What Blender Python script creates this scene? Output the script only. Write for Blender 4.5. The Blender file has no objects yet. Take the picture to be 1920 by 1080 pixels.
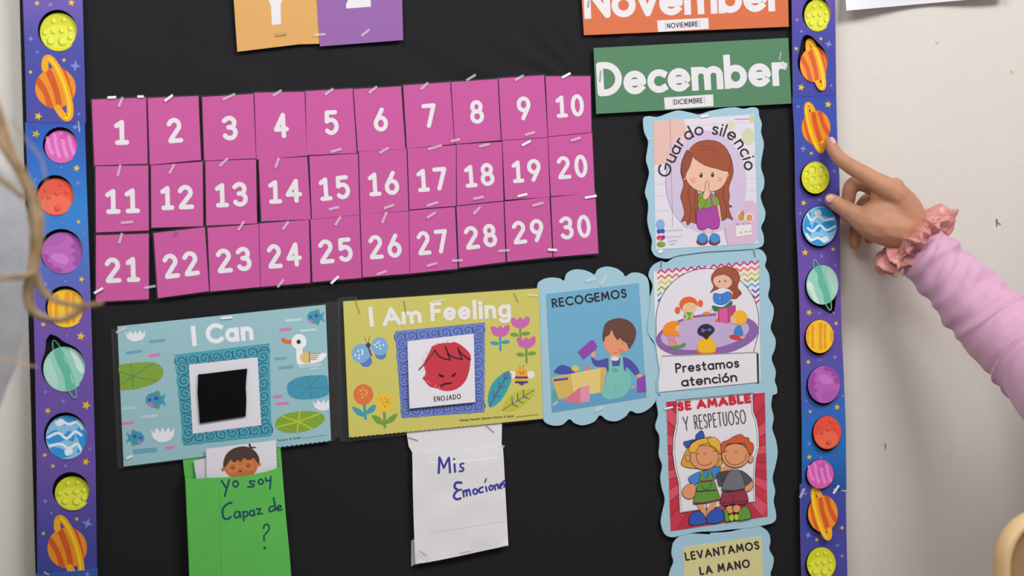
import bpy, bmesh, math, random
from mathutils import Vector, Matrix, noise
from mathutils.geometry import tessellate_polygon
random.seed(7)
scene = bpy.context.scene
COL = scene.collection

# ------------------------------------------------------------------ camera
F = 2900.0                                    # focal length in pixels of a 1920 wide frame
xc = Vector((8000, 450, -2900)).normalized()  # the wall's axes as the lens sees them
zc = Vector((-917, 35000, 2900)).normalized()
yc = zc.cross(xc).normalized()
M_wc = Matrix((xc, yc, zc)).transposed()      # world -> camera
R_cam = M_wc.transposed()                     # camera -> world
TARGET = Vector((0, 0, 1.0))
CAM = TARGET - R_cam @ Vector((0, 0, -1)) * 2.1
cam_data = bpy.data.cameras.new('camera')
cam = bpy.data.objects.new('camera', cam_data)
COL.objects.link(cam)
cam.matrix_world = Matrix.Translation(CAM) @ R_cam.to_4x4()
cam_data.sensor_width = 36.0
cam_data.lens = F / 1920 * 36
cam_data.clip_start = 0.05
cam_data.dof.use_dof = True
cam_data.dof.focus_distance = 2.08
cam_data.dof.aperture_fstop = 5.0
scene.camera = cam

def P(px, py, d=0.0):
    """point of the plane y = -d that the photograph shows at pixel (px, py)"""
    r = R_cam @ Vector(((px - 960) / F, -(py - 540) / F, -1.0))
    t = (-d - CAM.y) / r.y
    return CAM + r * t

def pxm(px, py, d):
    return (P(px, py, d) - CAM).length / F     # metres per pixel there

# ------------------------------------------------------------------ light
world = bpy.data.worlds.new('world'); scene.world = world
world.use_nodes = True
world.node_tree.nodes['Background'].inputs[0].default_value = (0.98, 0.985, 1.0, 1)
world.node_tree.nodes['Background'].inputs[1].default_value = 0.45

def area(name, loc, target, size, power, col=(1, 1, 1), sy=None):
    l = bpy.data.lights.new(name, 'AREA'); l.energy = power; l.color = col
    l.shape = 'RECTANGLE'; l.size = size; l.size_y = sy or size
    o = bpy.data.objects.new(name, l); COL.objects.link(o)
    o.location = loc
    o.rotation_euler = (Vector(target) - Vector(loc)).to_track_quat('-Z', 'Y').to_euler()
    return o
area('ceiling_and_fill_light', (0.75, -1.8, 2.6), (0.1, 0, 0.95), 1.2, 50, (1, 0.985, 0.97), 0.6)
area('ceiling_and_fill_light', (-1.3, -1.9, 2.6), (-0.3, 0, 1.0), 1.2, 46, (0.985, 0.99, 1), 0.6)  # fill lamp added on the camera side to lift the left
scene.view_settings.view_transform = 'Standard'
scene.view_settings.look = 'None'
scene.view_settings.gamma = 1
scene.view_settings.use_curve_mapping = False
scene.view_settings.exposure = -0.5

# ------------------------------------------------------------------ materials
ALB = 1.05
def lin(c):
    return tuple(min(0.93, (((v / 255) / 12.92 if v < 10.3 else ((v / 255 + 0.055) / 1.055) ** 2.4)) * ALB) for v in c)
MATS = {}
def mat(c, rough=0.5, metal=0.0, key='', spec=0.35):
    k = (tuple(c), rough, metal, key, spec)
    if k in MATS: return MATS[k]
    m = bpy.data.materials.new('ink_%d_%d_%d' % tuple(int(v) for v in c)); m.use_nodes = True
    b = m.node_tree.nodes['Principled BSDF']
    b.inputs['Base Color'].default_value = lin(c) + (1,)
    b.inputs['Roughness'].default_value = rough
    b.inputs['Metallic'].default_value = metal
    b.inputs['Specular IOR Level'].default_value = spec
    MATS[k] = m
    return m
def mottled(name, c1, c2, scale, rough=0.6, bump=0.0, bscale=None, detail=4, sub=0.0, spec=0.35, sheen=0.0):
    m = bpy.data.materials.new(name); m.use_nodes = True
    nt = m.node_tree; b = nt.nodes['Principled BSDF']
    tc = nt.nodes.new('ShaderNodeTexCoord')
    n = nt.nodes.new('ShaderNodeTexNoise'); n.inputs['Scale'].default_value = scale; n.inputs['Detail'].default_value = detail
    r = nt.nodes.new('ShaderNodeValToRGB')
    r.color_ramp.elements[0].position = 0.3; r.color_ramp.elements[1].position = 0.7
    r.color_ramp.elements[0].color = lin(c1) + (1,); r.color_ramp.elements[1].color = lin(c2) + (1,)
    nt.links.new(tc.outputs['Object'], n.inputs['Vector']); nt.links.new(n.outputs['Fac'], r.inputs['Fac'])
    nt.links.new(r.outputs['Color'], b.inputs['Base Color'])
    b.inputs['Roughness'].default_value = rough; b.inputs['Specular IOR Level'].default_value = spec
    if sub: 
        b.inputs['Subsurface Weight'].default_value = sub
        b.inputs['Subsurface Radius'].default_value = (0.010, 0.004, 0.002); b.inputs['Subsurface Scale'].default_value = 0.6
    if sheen: b.inputs['Sheen Weight'].default_value = sheen
    if bump:
        n2 = nt.nodes.new('ShaderNodeTexNoise'); n2.inputs['Scale'].default_value = bscale or scale * 4; n2.inputs['Detail'].default_value = 6
        bp = nt.nodes.new('ShaderNodeBump'); bp.inputs['Strength'].default_value = bump; bp.inputs['Distance'].default_value = 0.002
        nt.links.new(tc.outputs['Object'], n2.inputs['Vector']); nt.links.new(n2.outputs['Fac'], bp.inputs['Height'])
        nt.links.new(bp.outputs['Normal'], b.inputs['Normal'])
    return m
def ramp_print(name, stops):
    """paper printed with a vertical colour gradient; stops run from the bottom (0) to the top (1)"""
    m = bpy.data.materials.new(name); m.use_nodes = True
    nt = m.node_tree; b = nt.nodes['Principled BSDF']
    tc = nt.nodes.new('ShaderNodeTexCoord'); s = nt.nodes.new('ShaderNodeSeparateXYZ')
    r = nt.nodes.new('ShaderNodeValToRGB')
    while len(r.color_ramp.elements) < len(stops): r.color_ramp.elements.new(0.5)
    for e, (p, c) in zip(r.color_ramp.elements, stops): e.position = p; e.color = lin(c) + (1,)
    nt.links.new(tc.outputs['Generated'], s.inputs[0]); nt.links.new(s.outputs['Z'], r.inputs['Fac'])
    nt.links.new(r.outputs['Color'], b.inputs['Base Color'])
    b.inputs['Roughness'].default_value = 0.45
    return m
def clear_film(name, amount, tint=(1, 1, 1), rough=0.2):
    m = bpy.data.materials.new(name); m.use_nodes = True
    nt = m.node_tree; nt.nodes.remove(nt.nodes['Principled BSDF'])
    t = nt.nodes.new('ShaderNodeBsdfTransparent'); g = nt.nodes.new('ShaderNodeBsdfPrincipled')
    g.inputs['Base Color'].default_value = tint + (1,); g.inputs['Roughness'].default_value = rough
    x = nt.nodes.new('ShaderNodeMixShader'); x.inputs[0].default_value = amount
    nt.links.new(t.outputs[0], x.inputs[1]); nt.links.new(g.outputs[0], x.inputs[2])
    nt.links.new(x.outputs[0], nt.nodes['Material Output'].inputs[0])
    return m
FILM = clear_film('clear_laminate', 0.018, (0.75, 0.75, 0.75))
TAPE = clear_film('clear_tape', 0.38, (0.9, 0.9, 0.92))
TABS = clear_film('clear_tab', 0.27, (0.95, 0.93, 0.97), 0.15)
SHINE = mat((238, 236, 242), 0.2, 0.0, 'shine', 0.8)
WIRE = mat((150, 148, 150), 0.3, 1.0, 'wire')
EDGE = (225, 224, 228)

# ------------------------------------------------------------------ objects
def link_mesh(name, verts, faces, mats, parent=None, fmat=None, smooth=False, origin=None):
    me = bpy.data.meshes.new(name)
    org = Vector(origin) if origin is not None else (parent['_o'] if parent is not None and '_o' in parent else Vector((0, 0, 0)))
    org = Vector(org)
    me.from_pydata([tuple(Vector(v) - org) for v in verts], [], faces)
    for m in mats: me.materials.append(m)
    if fmat:
        me.polygons.foreach_set('material_index', fmat)
    if smooth: me.polygons.foreach_set('use_smooth', [True] * len(me.polygons))
    me.update()
    o = bpy.data.objects.new(name, me); COL.objects.link(o)
    if parent is not None:
        o.parent = parent
        if '_o' in parent and parent.get('_mesh'): pass
    else:
        o.location = org
    return o
def thing(name, label, cat, loc, group=None):
    o = bpy.data.objects.new(name, None); COL.objects.link(o)
    o.empty_display_size = 0.02
    o.location = loc; o['_o'] = tuple(loc); o['label'] = label; o['category'] = cat
    if group: o['group'] = group
    return o
def tag(o, label, cat, group=None):
    o['label'] = label; o['category'] = cat
    if group: o['group'] = group
    return o
def sub(name, verts, faces, mats, part, top, **k):
    """sub-part: child of a part that sits at the thing's origin"""
    o = link_mesh(name, verts, faces, mats, None, origin=top['_o'], **k)
    o.location = (0, 0, 0); o.parent = part
    return o

def cat_rom(pts, closed=True, n=6):
    out = []; N = len(pts)
    rng = range(N) if closed else range(N - 1)
    for i in rng:
        p0 = pts[(i - 1) % N] if closed or i > 0 else pts[0]
        p1 = pts[i]; p2 = pts[(i + 1) % N]
        p3 = pts[(i + 2) % N] if closed or i + 2 < N else pts[-1]
        for j in range(n):
            t = j / n; t2 = t * t; t3 = t2 * t
            out.append(tuple(0.5 * ((2 * p1[k]) + (-p0[k] + p2[k]) * t + (2 * p0[k] - 5 * p1[k] + 4 * p2[k] - p3[k]) * t2 + (-p0[k] + 3 * p1[k] - 3 * p2[k] + p3[k]) * t3) for k in range(len(p1))))
    if not closed: out.append(tuple(pts[-1]))
    return out
def ell_pts(cx, cy, rx, ry, rot=0, n=36):
    c, s = math.cos(math.radians(rot)), math.sin(math.radians(rot))
    return [(cx + rx * math.cos(a) * c - ry * math.sin(a) * s, cy + rx * math.cos(a) * s + ry * math.sin(a) * c)
            for a in [2 * math.pi * i / n for i in range(n)]]
def bil(q, u, v):
    (a, b, c, d) = q    # TL TR BR BL
    return tuple((1 - v) * ((1 - u) * a[k] + u * b[k]) + v * ((1 - u) * d[k] + u * c[k]) for k in (0, 1))

STEP = 0.000014
class Art:
    """flat print: coloured shapes laid on a sheet, each a hair above the last; coordinates are read off
    the photograph and put back on the sheet's own plane"""
    def __init__(s, T=(0, 0, 1), d=0.026, layer=1):
        s.T = T; s.d = d; s.k = layer; s.V = []; s.Fc = []; s.Fm = []; s.m = []; s.mi = {}; s.fine = 0
    def t(s, p): return (s.T[0] + p[0] / s.T[2], s.T[1] + p[1] / s.T[2])
    def dep(s, x, y): return s.d(x, y) if callable(s.d) else s.d
    def add(s, c, loops, faces=None):
        m = c if isinstance(c, bpy.types.Material) else mat(c)
        if m.name not in s.mi: s.mi[m.name] = len(s.m); s.m.append(m)
        idx = s.mi[m.name]; b = len(s.V); flat = []
        for L in loops: flat += L
        for (x, y) in flat: s.V.append(P(x, y, s.dep(x, y) + s.k * STEP))
        if faces is None:
            faces = tessellate_polygon([[Vector((x, -y, 0)) for (x, y) in L] for L in loops])
        for f in faces: s.Fc.append(tuple(b + i for i in f)); s.Fm.append(idx)
    def poly(s, c, pts, raw=False):
        s.add(c, [pts if raw else [s.t(p) for p in pts]]); s.k += 1
    def blob(s, c, pts, out=None, w=1.0, n=5):
        q = cat_rom([s.t(p) for p in pts], True, n); s.add(c, [q]); s.k += 1
        if out: s.stroke(out, w, q + [q[0]])
    def ell(s, c, cx, cy, rx, ry=None, rot=0, out=None, w=1.0):
        ry = rx if ry is None else ry
        q = [s.t(p) for p in ell_pts(cx, cy, rx, ry, rot)]; s.add(c, [q]); s.k += 1
        if out: s.stroke(out, w, q + [q[0]])
    def stroke(s, c, w, q, cap=True, bump=True):
        """q in photograph pixels, w = width in pixels; sharp corners start a new run, each run a hair higher"""
        p = [q[0]]
        for r in q[1:]:
            if math.hypot(r[0] - p[-1][0], r[1] - p[-1][1]) > 1e-4: p.append(r)
        if len(p) < 2: p.append((p[0][0] + .01, p[0][1]))
        closed = len(p) > 4 and math.hypot(p[0][0] - p[-1][0], p[0][1] - p[-1][1]) < .02
        runs = [[p[0]]]
        for i in range(1, len(p)):
            runs[-1].append(p[i])
            if i < len(p) - 1:
                a0 = math.atan2(p[i][1] - p[i - 1][1], p[i][0] - p[i - 1][0]); a1 = math.atan2(p[i + 1][1] - p[i][1], p[i + 1][0] - p[i][0])
                if abs((a1 - a0 + math.pi) % (2 * math.pi) - math.pi) > 0.75: runs.append([p[i]])
        if len(runs) > 1: closed = False
        for ri, r in enumerate(runs):
            n = len(r); V = []; Fc = []
            for i in range(n):
                if closed and i in (0, n - 1): t0, t1 = r[n - 2], r[1]
                else: t0, t1 = r[max(0, i - 1)], r[min(n - 1, i + 1)]
                dx, dy = t1[0] - t0[0], t1[1] - t0[1]; L = math.hypot(dx, dy) or 1
                nx, ny = -dy / L * w / 2, dx / L * w / 2
                V += [(r[i][0] + nx, r[i][1] + ny), (r[i][0] - nx, r[i][1] - ny)]
            for i in range(n - 1): Fc.append((2 * i, 2 * i + 2, 2 * i + 3, 2 * i + 1))
            if not closed:
                m = 7 if w > 2 else 3
                for e, on in ((0, cap or ri > 0), (n - 1, cap or ri < len(runs) - 1)):
                    if not on or w < 1.0: continue
                    dx, dy = (r[1][0] - r[0][0], r[1][1] - r[0][1]) if e == 0 else (r[-1][0] - r[-2][0], r[-1][1] - r[-2][1])
                    a0 = math.atan2(dy, dx) + (math.pi / 2 if e == 0 else -math.pi / 2); b = len(V)
                    arc_ = [(r[e][0] + w / 2 * math.cos(a0 + math.pi * k / (m + 1)), r[e][1] + w / 2 * math.sin(a0 + math.pi * k / (m + 1))) for k in range(1, m + 1)]
                    V += arc_
                    Fc.append(((2 * e, ) + tuple(range(b, b + m)) + (2 * e + 1,)) if e == 0 else ((2 * e + 1,) + tuple(range(b, b + m)) + (2 * e,)))
            s.add(c, [V], Fc); s.k += s.fine or (1.6 if w > 5 else 0.35)
        if bump: s.k += 0.5
    def line(s, c, w, *pts, smooth=False, cap=True):
        q = [s.t(p) for p in pts]
        if smooth: q = cat_rom(q, False, 6)
        s.stroke(c, w, q, cap)
    def text(s, c, string, path, H, wt, gap=None, cap=True, smooth=False, space=None, raw=False, fit=True):
        """stroke lettering along a path from its outer left to its outer right edge"""
        q = path if raw else [s.t(p) for p in path]
        if smooth: q = cat_rom(q, False, 10)
        seg = [0]
        for i in range(len(q) - 1): seg.append(seg[-1] + math.hypot(q[i + 1][0] - q[i][0], q[i + 1][1] - q[i][1]))
        Ltot = seg[-1]; gap = wt * 0.4 if gap is None else gap; sp = H * 0.3 if space is None else space
        def at(l):
            l = max(0, min(Ltot - 1e-6, l)); i = 0
            while seg[i + 1] < l: i += 1
            t = (l - seg[i]) / max(1e-9, seg[i + 1] - seg[i])
            dx, dy = q[i + 1][0] - q[i][0], q[i + 1][1] - q[i][1]; L = math.hypot(dx, dy)
            return q[i][0] + t * dx, q[i][1] + t * dy, dx / L, dy / L
        ns = string.count(' '); ng = len(string) - ns
        W = sum(GL[ch][0] for ch in string if ch != ' ')
        k = (Ltot - ng * wt - (ng - 1) * gap - ns * sp) / W if fit else (H - wt)
        x = 0
        for ch in string:
            if ch == ' ': x += sp; continue
            w, strokes = GL[ch]
            mid = at(x + (wt + w * k) / 2); x0 = -(w * k) / 2
            for st in strokes:
                pts = []
                for (gx, gy) in st:
                    lx = x0 + gx * k; ly = wt / 2 + gy * (H - wt)
                    pts.append((mid[0] + mid[2] * lx + mid[3] * ly, mid[1] + mid[3] * lx - mid[2] * ly))
                if len(pts) == 1: pts = [pts[0], (pts[0][0] + 0.01, pts[0][1])]; s.stroke(c, wt * 1.15, pts, True, False)
                else: s.stroke(c, wt, pts, cap, False) if cap else s.butt(c, wt, pts)
            x += wt + w * k + gap
        s.k += 1
    def butt(s, c, w, q):
        if math.hypot(q[0][0] - q[-1][0], q[0][1] - q[-1][1]) < .02: s.stroke(c, w, q, True, False); return
        # square ends: push the ends out by half the width
        (x0, y0), (x1, y1) = q[0], q[1]; L = math.hypot(x1 - x0, y1 - y0) or 1
        a = (x0 - (x1 - x0) / L * w / 2, y0 - (y1 - y0) / L * w / 2)
        (x2, y2), (x3, y3) = q[-2], q[-1]; L = math.hypot(x3 - x2, y3 - y2) or 1
        b = (x3 + (x3 - x2) / L * w / 2, y3 + (y3 - y2) / L * w / 2)
        s.stroke(c, w, [a] + list(q[1:-1]) + [b] if len(q) > 2 else [a, b], False, False)
    def done(s, name, part, top=None):
        """part alone: child of a thing; part and top: sub-part of a part of the thing"""
        k = dict(fmat=s.Fm); Art.last = s.k + 1
        o = sub(name, s.V, s.Fc, s.m, part, top, **k) if top is not None else link_mesh(name, s.V, s.Fc, s.m, part, **k)
        s.V = []; s.Fc = []; s.Fm = []; s.m = []; s.mi = {}
        return o

def slab(name, pts, d, thick, material, parent=None, holes=(), origin=None, edge=None, top=None):
    """sheet of card with its edge: front face at depth d from the wall, back at d - thick"""
    loops = [list(pts)] + [list(h) for h in holes]
    dd = d if callable(d) else (lambda x, y: d)
    V = []; Fc = []; Fm = []
    for L in loops: V += [P(x, y, dd(x, y)) for (x, y) in L]
    n = len(V)
    V += [v + Vector((0, thick, 0)) for v in V]
    tri = tessellate_polygon([[Vector((x, -y, 0)) for (x, y) in L] for L in loops])
    for f in tri: Fc.append(tuple(f)); Fm.append(0)
    for f in tri: Fc.append(tuple(n + i for i in reversed(f))); Fm.append(1)
    b = 0
    for L in loops:
        m = len(L)
        for i in range(m):
            j = (i + 1) % m
            Fc.append((b + i, b + j, n + b + j, n + b + i)); Fm.append(1)
        b += m
    mm = material if isinstance(material, bpy.types.Material) else mat(material)
    em = edge if edge is not None else mm
    if top is not None: o = sub(name, V, Fc, [mm, em], parent, top, fmat=Fm)
    else: o = link_mesh(name, V, Fc, [mm, em], parent, fmat=Fm, origin=origin)
    return o
def ctr(pts): return (sum(p[0] for p in pts) / len(pts), sum(p[1] for p in pts) / len(pts))
def lerp(a, b, t): return tuple(a[k] + (b[k] - a[k]) * t for k in range(len(a)))

def staple(parent, x0, y0, x1, y1, d, material=None, w=4.6, name='clear_tab'):
    """small bridge-shaped fastener, its two ends bent into the board"""
    L = math.hypot(x1 - x0, y1 - y0); nx, ny = -(y1 - y0) / L * w / 2, (x1 - x0) / L * w / 2
    ux, uy = (x1 - x0) / L * 1.5, (y1 - y0) / L * 1.5
    prof = [(x0, y0, 0.0), (x0 + ux * .4, y0 + uy * .4, 0.0010), (x0 + ux, y0 + uy, 0.0013), (x1 - ux, y1 - uy, 0.0013), (x1 - ux * .4, y1 - uy * .4, 0.0010), (x1, y1, 0.0)]
    V = []; Fc = []
    for (x, y, h) in prof:
        for sg in (1, -1):
            V.append(P(x + sg * nx, y + sg * ny, d + h)); V.append(P(x + sg * nx, y + sg * ny, d + h - 0.0003))
    for i in range(5):
        a = i * 4; b = a + 4
        Fc += [(a, a + 2, b + 2, b), (a + 1, b + 1, b + 3, a + 3), (a, b, b + 1, a + 1), (a + 2, a + 3, b + 3, b + 2)]
    Fc += [(0, 1, 3, 2), (20, 22, 23, 21)]
    return link_mesh(name, V, Fc, [material or TABS], parent)

# ------------------------------------------------------------------ stroke alphabet (centre lines, cap height 1)
def arc(cx, cy, rx, ry, a0, a1, n=None):
    n = n or max(4, int(abs(a1 - a0) / 15))
    return [(cx + rx * math.cos(math.radians(a0 + (a1 - a0) * i / n)), cy + ry * math.sin(math.radians(a0 + (a1 - a0) * i / n))) for i in range(n + 1)]
X = 0.62; h = X / 2
GL = {
 'a': (.54, [arc(.27, h, .27, h, 0, 360), [(.54, X), (.54, 0)]]),
 'b': (.54, [arc(.27, h, .27, h, 0, 360), [(0, 1), (0, 0)]]),
 'c': (.42, [arc(.28, h, .28, h, 55, 305)]),
 'd': (.54, [arc(.27, h, .27, h, 0, 360), [(.54, 1), (.54, 0)]]),
 'e': (.54, [[(.02, h), (.54, h)] + arc(.27, h, .27, h, 0, 318)]),
 'f': (.3, [[(.3, 1), (.2, 1), (.12, .88), (.12, 0)], [(0, X), (.28, X)]]),
 'g': (.54, [arc(.27, h, .27, h, 0, 360), [(.54, X), (.54, -.12)] + arc(.28, -.12, .26, .2, 0, -150)]),
 'i': (.02, [[(.01, X), (.01, 0)], [(.01, .9)]]),
 'l': (.02, [[(.01, 1), (.01, 0)]]),
 'm': (.84, [[(0, X), (0, 0)], arc(.21, .4, .21, .22, 180, 0) + [(.42, 0)], arc(.63, .4, .21, .22, 180, 0) + [(.84, 0)]]),
 'n': (.46, [[(0, X), (0, 0)], arc(.23, .38, .23, .24, 180, 0) + [(.46, 0)]]),
 'o': (.56, [arc(.28, h, .28, h, 0, 360)]),
 'p': (.54, [arc(.27, h, .27, h, 0, 360), [(0, X), (0, -.36)]]),
 'r': (.28, [[(0, X), (0, 0)], arc(.2, .38, .2, .24, 180, 65)]),
 's': (.36, [[(.34, X - .1)] + arc(.18, X - .15, .17, .15, 40, 200) + [(.18, h)] + arc(.18, .15, .18, .15, 30, -160)]),
 't': (.32, [[(.14, .9), (.14, .1), (.22, 0), (.32, .02)], [(0, X), (.32, X)]]),
 'u': (.46, [[(0, X), (0, .22)] + arc(.23, .22, .23, .22, 180, 360) + [(.46, X)], [(.46, .3), (.46, 0)]]),
 'v': (.46, [[(0, X), (.23, 0), (.46, X)]]),
 'y': (.46, [[(0, X), (.23, .05)], [(.46, X), (.1, -.34)]]),
 'z': (.4, [[(0, X), (.4, X), (0, 0), (.4, 0)]]),
 'A': (.76, [[(0, 0), (.38, 1), (.76, 0)], [(.15, .32), (.61, .32)]]),
 'B': (.5, [[(0, 0), (0, 1), (.25, 1)] + arc(.25, .77, .21, .23, 90, -90) + [(0, .54)], [(.25, .54)] + arc(.27, .27, .24, .27, 90, -90) + [(0, 0)]]),
 'C': (.74, [arc(.46, .5, .46, .5, 50, 310)]),
 'D': (.62, [[(0, 0), (0, 1), (.16, 1)] + arc(.16, .5, .46, .5, 90, -90) + [(0, 0)]]),
 'E': (.44, [[(.44, 1), (0, 1), (0, 0), (.44, 0)], [(0, .52), (.4, .52)]]),
 'F': (.42, [[(.42, 1), (0, 1), (0, 0)], [(0, .52), (.38, .52)]]),
 'G': (.8, [arc(.46, .5, .46, .5, 50, 350) + [(.8, .45), (.5, .45)]]),
 'I': (.02, [[(.01, 0), (.01, 1)]]),
 'J': (.36, [[(.36, 1), (.36, .2)] + arc(.18, .2, .18, .2, 0, -170)]),
 'L': (.4, [[(0, 1), (0, 0), (.4, 0)]]),
 'M': (.8, [[(0, 0), (.1, 1), (.4, .25), (.7, 1), (.8, 0)]]),
 'N': (.62, [[(0, 0), (0, 1), (.62, 0), (.62, 1)]]),
 'O': (.86, [arc(.43, .5, .43, .5, 0, 360)]),
 'P': (.46, [[(0, 0), (0, 1), (.22, 1)] + arc(.22, .74, .24, .26, 90, -90) + [(0, .48)]]),
 'R': (.48, [[(0, 0), (0, 1), (.22, 1)] + arc(.22, .75, .24, .25, 90, -90) + [(0, .5)], [(.2, .5), (.48, 0)]]),
 'S': (.46, [[(.44, .84)] + arc(.23, .76, .21, .24, 40, 205) + [(.23, .52)] + arc(.23, .26, .23, .26, 50, -155)]),
 'T': (.56, [[(0, 1), (.56, 1)], [(.28, 1), (.28, 0)]]),
 'U': (.54, [[(0, 1), (0, .27)] + arc(.27, .27, .27, .27, 180, 360) + [(.54, 1)]]),
 'V': (.66, [[(0, 1), (.33, 0), (.66, 1)]]),
 'Y': (.6, [[(0, 1), (.3, .45), (.6, 1)], [(.3, .45), (.3, 0)]]),
 'Z': (.56, [[(0, 1), (.56, 1), (0, 0), (.56, 0)]]),
 '&': (.6, [[(.6, 0), (.15, .7)] + arc(.3, .8, .16, .2, 200, -20) + [(.08, .4)] + arc(.25, .22, .22, .22, 150, 330) + [(.58, .4)]]),
 '?': (.4, [arc(.2, .8, .2, .2, 170, -60) + [(.2, .5), (.18, .28)], [(.2, 0)]]),
 '0': (.52, [arc(.26, .5, .26, .5, 0, 360, 28)]),
 '1': (.44, [[(.02, .82), (.26, .98), (.25, 0)], [(.04, 0), (.46, 0)]]),
 '2': (.56, [[(0, .82)] + arc(.26, .72, .26, .28, 150, -20) + [(.04, .06), (.02, 0), (.56, 0)]]),
 '3': (.52, [[(0, .87)] + arc(.24, .76, .24, .24, 140, -70) + [(.2, .54)], [(.24, .53)] + arc(.25, .27, .27, .27, 80, -150)]),
 '4': (.6, [[(.42, 0), (.42, 1), (0, .32), (.6, .32)]]),
 '5': (.54, [[(.48, 1), (.06, 1), (.04, .56)] + arc(.25, .32, .28, .32, 115, -140)]),
 '6': (.54, [[(.36, 1), (.12, .58), (.02, .42)], arc(.27, .3, .27, .3, 155, -205)]),
 '7': (.54, [[(0, 1), (.54, 1), (.2, 0)]]),
 '8': (.52, [arc(.26, .76, .22, .24, -90, 270), arc(.26, .27, .26, .27, 90, 450)]),
 '9': (.54, [arc(.27, .7, .27, .3, -20, 340), [(.53, .6), (.44, .42), (.2, 0)]]),
}
GL['\u00f3'] = (.56, GL['o'][1] + [[(.26, .78), (.4, .98)]])
GL['\u00ed'] = (.1, [[(.03, X), (.03, 0)], [(.05, .8), (.14, 1.0)]])

# ================================================================== SETTING
def box(name, lo, hi, material, parent=None):
    V = [(x, y, z) for x in (lo[0], hi[0]) for y in (lo[1], hi[1]) for z in (lo[2], hi[2])]
    Fc = [(0, 1, 3, 2), (4, 6, 7, 5), (0, 4, 5, 1), (2, 3, 7, 6), (0, 2, 6, 4), (1, 5, 7, 3)]
    return link_mesh(name, V, Fc, [material], parent)
wall_mat = mottled('painted_plaster', (216, 212, 203), (221, 217, 209), 3.0, 0.75, 0.25, 140, spec=0.2)
floor_mat = mottled('floor_vinyl', (150, 140, 125), (165, 156, 142), 12, 0.5)
wall = box('wall_back', (-3.2, 0, 0), (3.2, 0.12, 2.8), wall_mat); wall['kind'] = 'structure'
floor = box('floor', (-3.2, -3.6, -0.1), (3.2, 0.12, 0), floor_mat); floor['kind'] = 'structure'
bb = box('baseboard_back', (-3.2, -0.012, 0), (3.2, 0, 0.09), mottled('baseboard_vinyl', (90, 84, 78), (98, 92, 86), 8)); bb['kind'] = 'structure'
# chips and specks in the paint
def chip(pts, c):
    A = Art((0, 0, 1), 0.0003); A.blob(c, pts); o = A.done('paint_chip', None)
    V0 = [Vector(v.co) for v in o.data.vertices]
    o.parent = wall
    return o
chip([(1867, 412), (1870, 411), (1872, 417), (1877, 420), (1874, 422), (1871, 419), (1870, 425), (1868, 424)], (120, 118, 116))
chip([(1894, 132), (1897, 132), (1900, 137), (1897, 138)], (222, 180, 140))
chip([(1659, 832), (1661, 833), (1661, 843), (1660, 843)], (112, 100, 90))
chip([(1753, 77), (1756, 79), (1760, 82), (1757, 82)], (186, 180, 176))
chip([(1690, 512), (1695, 509), (1698, 514), (1693, 518)], (190, 165, 155))

# ================================================================== BULLETIN BOARD
BX0, BX1 = 38, 1572
def bl(y): return lerp((38, 0), (68, 1080), y / 1080)[0]      # left edge of the board
def br(y): return lerp((1560, 0), (1580, 1080), y / 1080)[0]
btop, bbot = -520, 1330
o0 = P(810, 540, 0)
board = thing('bulletin_board', 'wall bulletin board covered in black cloth behind all the cards', 'bulletin board', o0)
slab('backing_panel', [(bl(btop) + 3, btop), (br(btop), btop), (br(bbot), bbot), (bl(bbot) + 3, bbot)], 0.017, 0.0165,
     mottled('fibre_board', (96, 80, 62), (120, 100, 78), 60), board)
black = mottled('black_cloth', (26, 25, 28), (31, 30, 33), 900, 0.75, 0.15, 1500, spec=0.2, sheen=0.02)
nx_, ny_ = 300, 360
V = []; Fc = []
def fold(x, y):
    """cloth relief in metres"""
    v = 0
    # folds pulled towards the tack between the numbers and the green month card
    dx, dy = x - 1115, y - 190
    ang = math.atan2(dy, dx); r = math.hypot(dx, dy)
    if dy < 120:
        v += 0.0015 * math.sin(ang * 22 + 4.0 * noise.noise(Vector((x / 260, y / 130, 1)))) * (0.6 + noise.noise(Vector((x / 150, y / 120, 5)))) * min(1, r / 110) * max(0, 1 - max(0, dy + 60) / 180) * math.exp(-r / 620)
    v += 0.0016 * noise.noise(Vector((x / 300 + y / 420, y / 110 - x / 190, 3.3)))
    v += 0.0005 * noise.noise(Vector((x / 70, y / 260, 7.1)))
    # vertical tension folds down the right side
    v += 0.0008 * math.sin(x / 17 + y / 90) * math.exp(-((x - 1150) / 45) ** 2) * (1 if y < 520 else math.exp(-(y - 520) / 80))
    return max(-0.0020, min(0.0022, v))
for j in range(ny_ + 1):
    y = btop + (bbot - btop) * j / ny_
    for i in range(nx_ + 1):
        x = bl(y) + (br(y) - bl(y)) * i / nx_
        V.append(P(x, y, 0.0200 + fold(x, y)))
for j in range(ny_):
    for i in range(nx_):
        a = j * (nx_ + 1) + i
        Fc.append((a, a + 1, a + nx_ + 2, a + nx_ + 1))
n0 = len(V)     # turned edge back to the wall
rim = [j * (nx_ + 1) for j in range(ny_ + 1)]
for r_i in (0, 1):
    rim = [j * (nx_ + 1) + r_i * nx_ for j in range(ny_ + 1)]
    b = len(V)
    for k in rim: V.append(Vector((V[k].x, -0.0008, V[k].z)))
    for j in range(ny_): Fc.append((rim[j], rim[j + 1], b + j + 1, b + j) if r_i == 0 else (rim[j + 1], rim[j], b + j, b + j + 1))
link_mesh('cloth_cover', V, Fc, [black], board, smooth=True)

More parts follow.
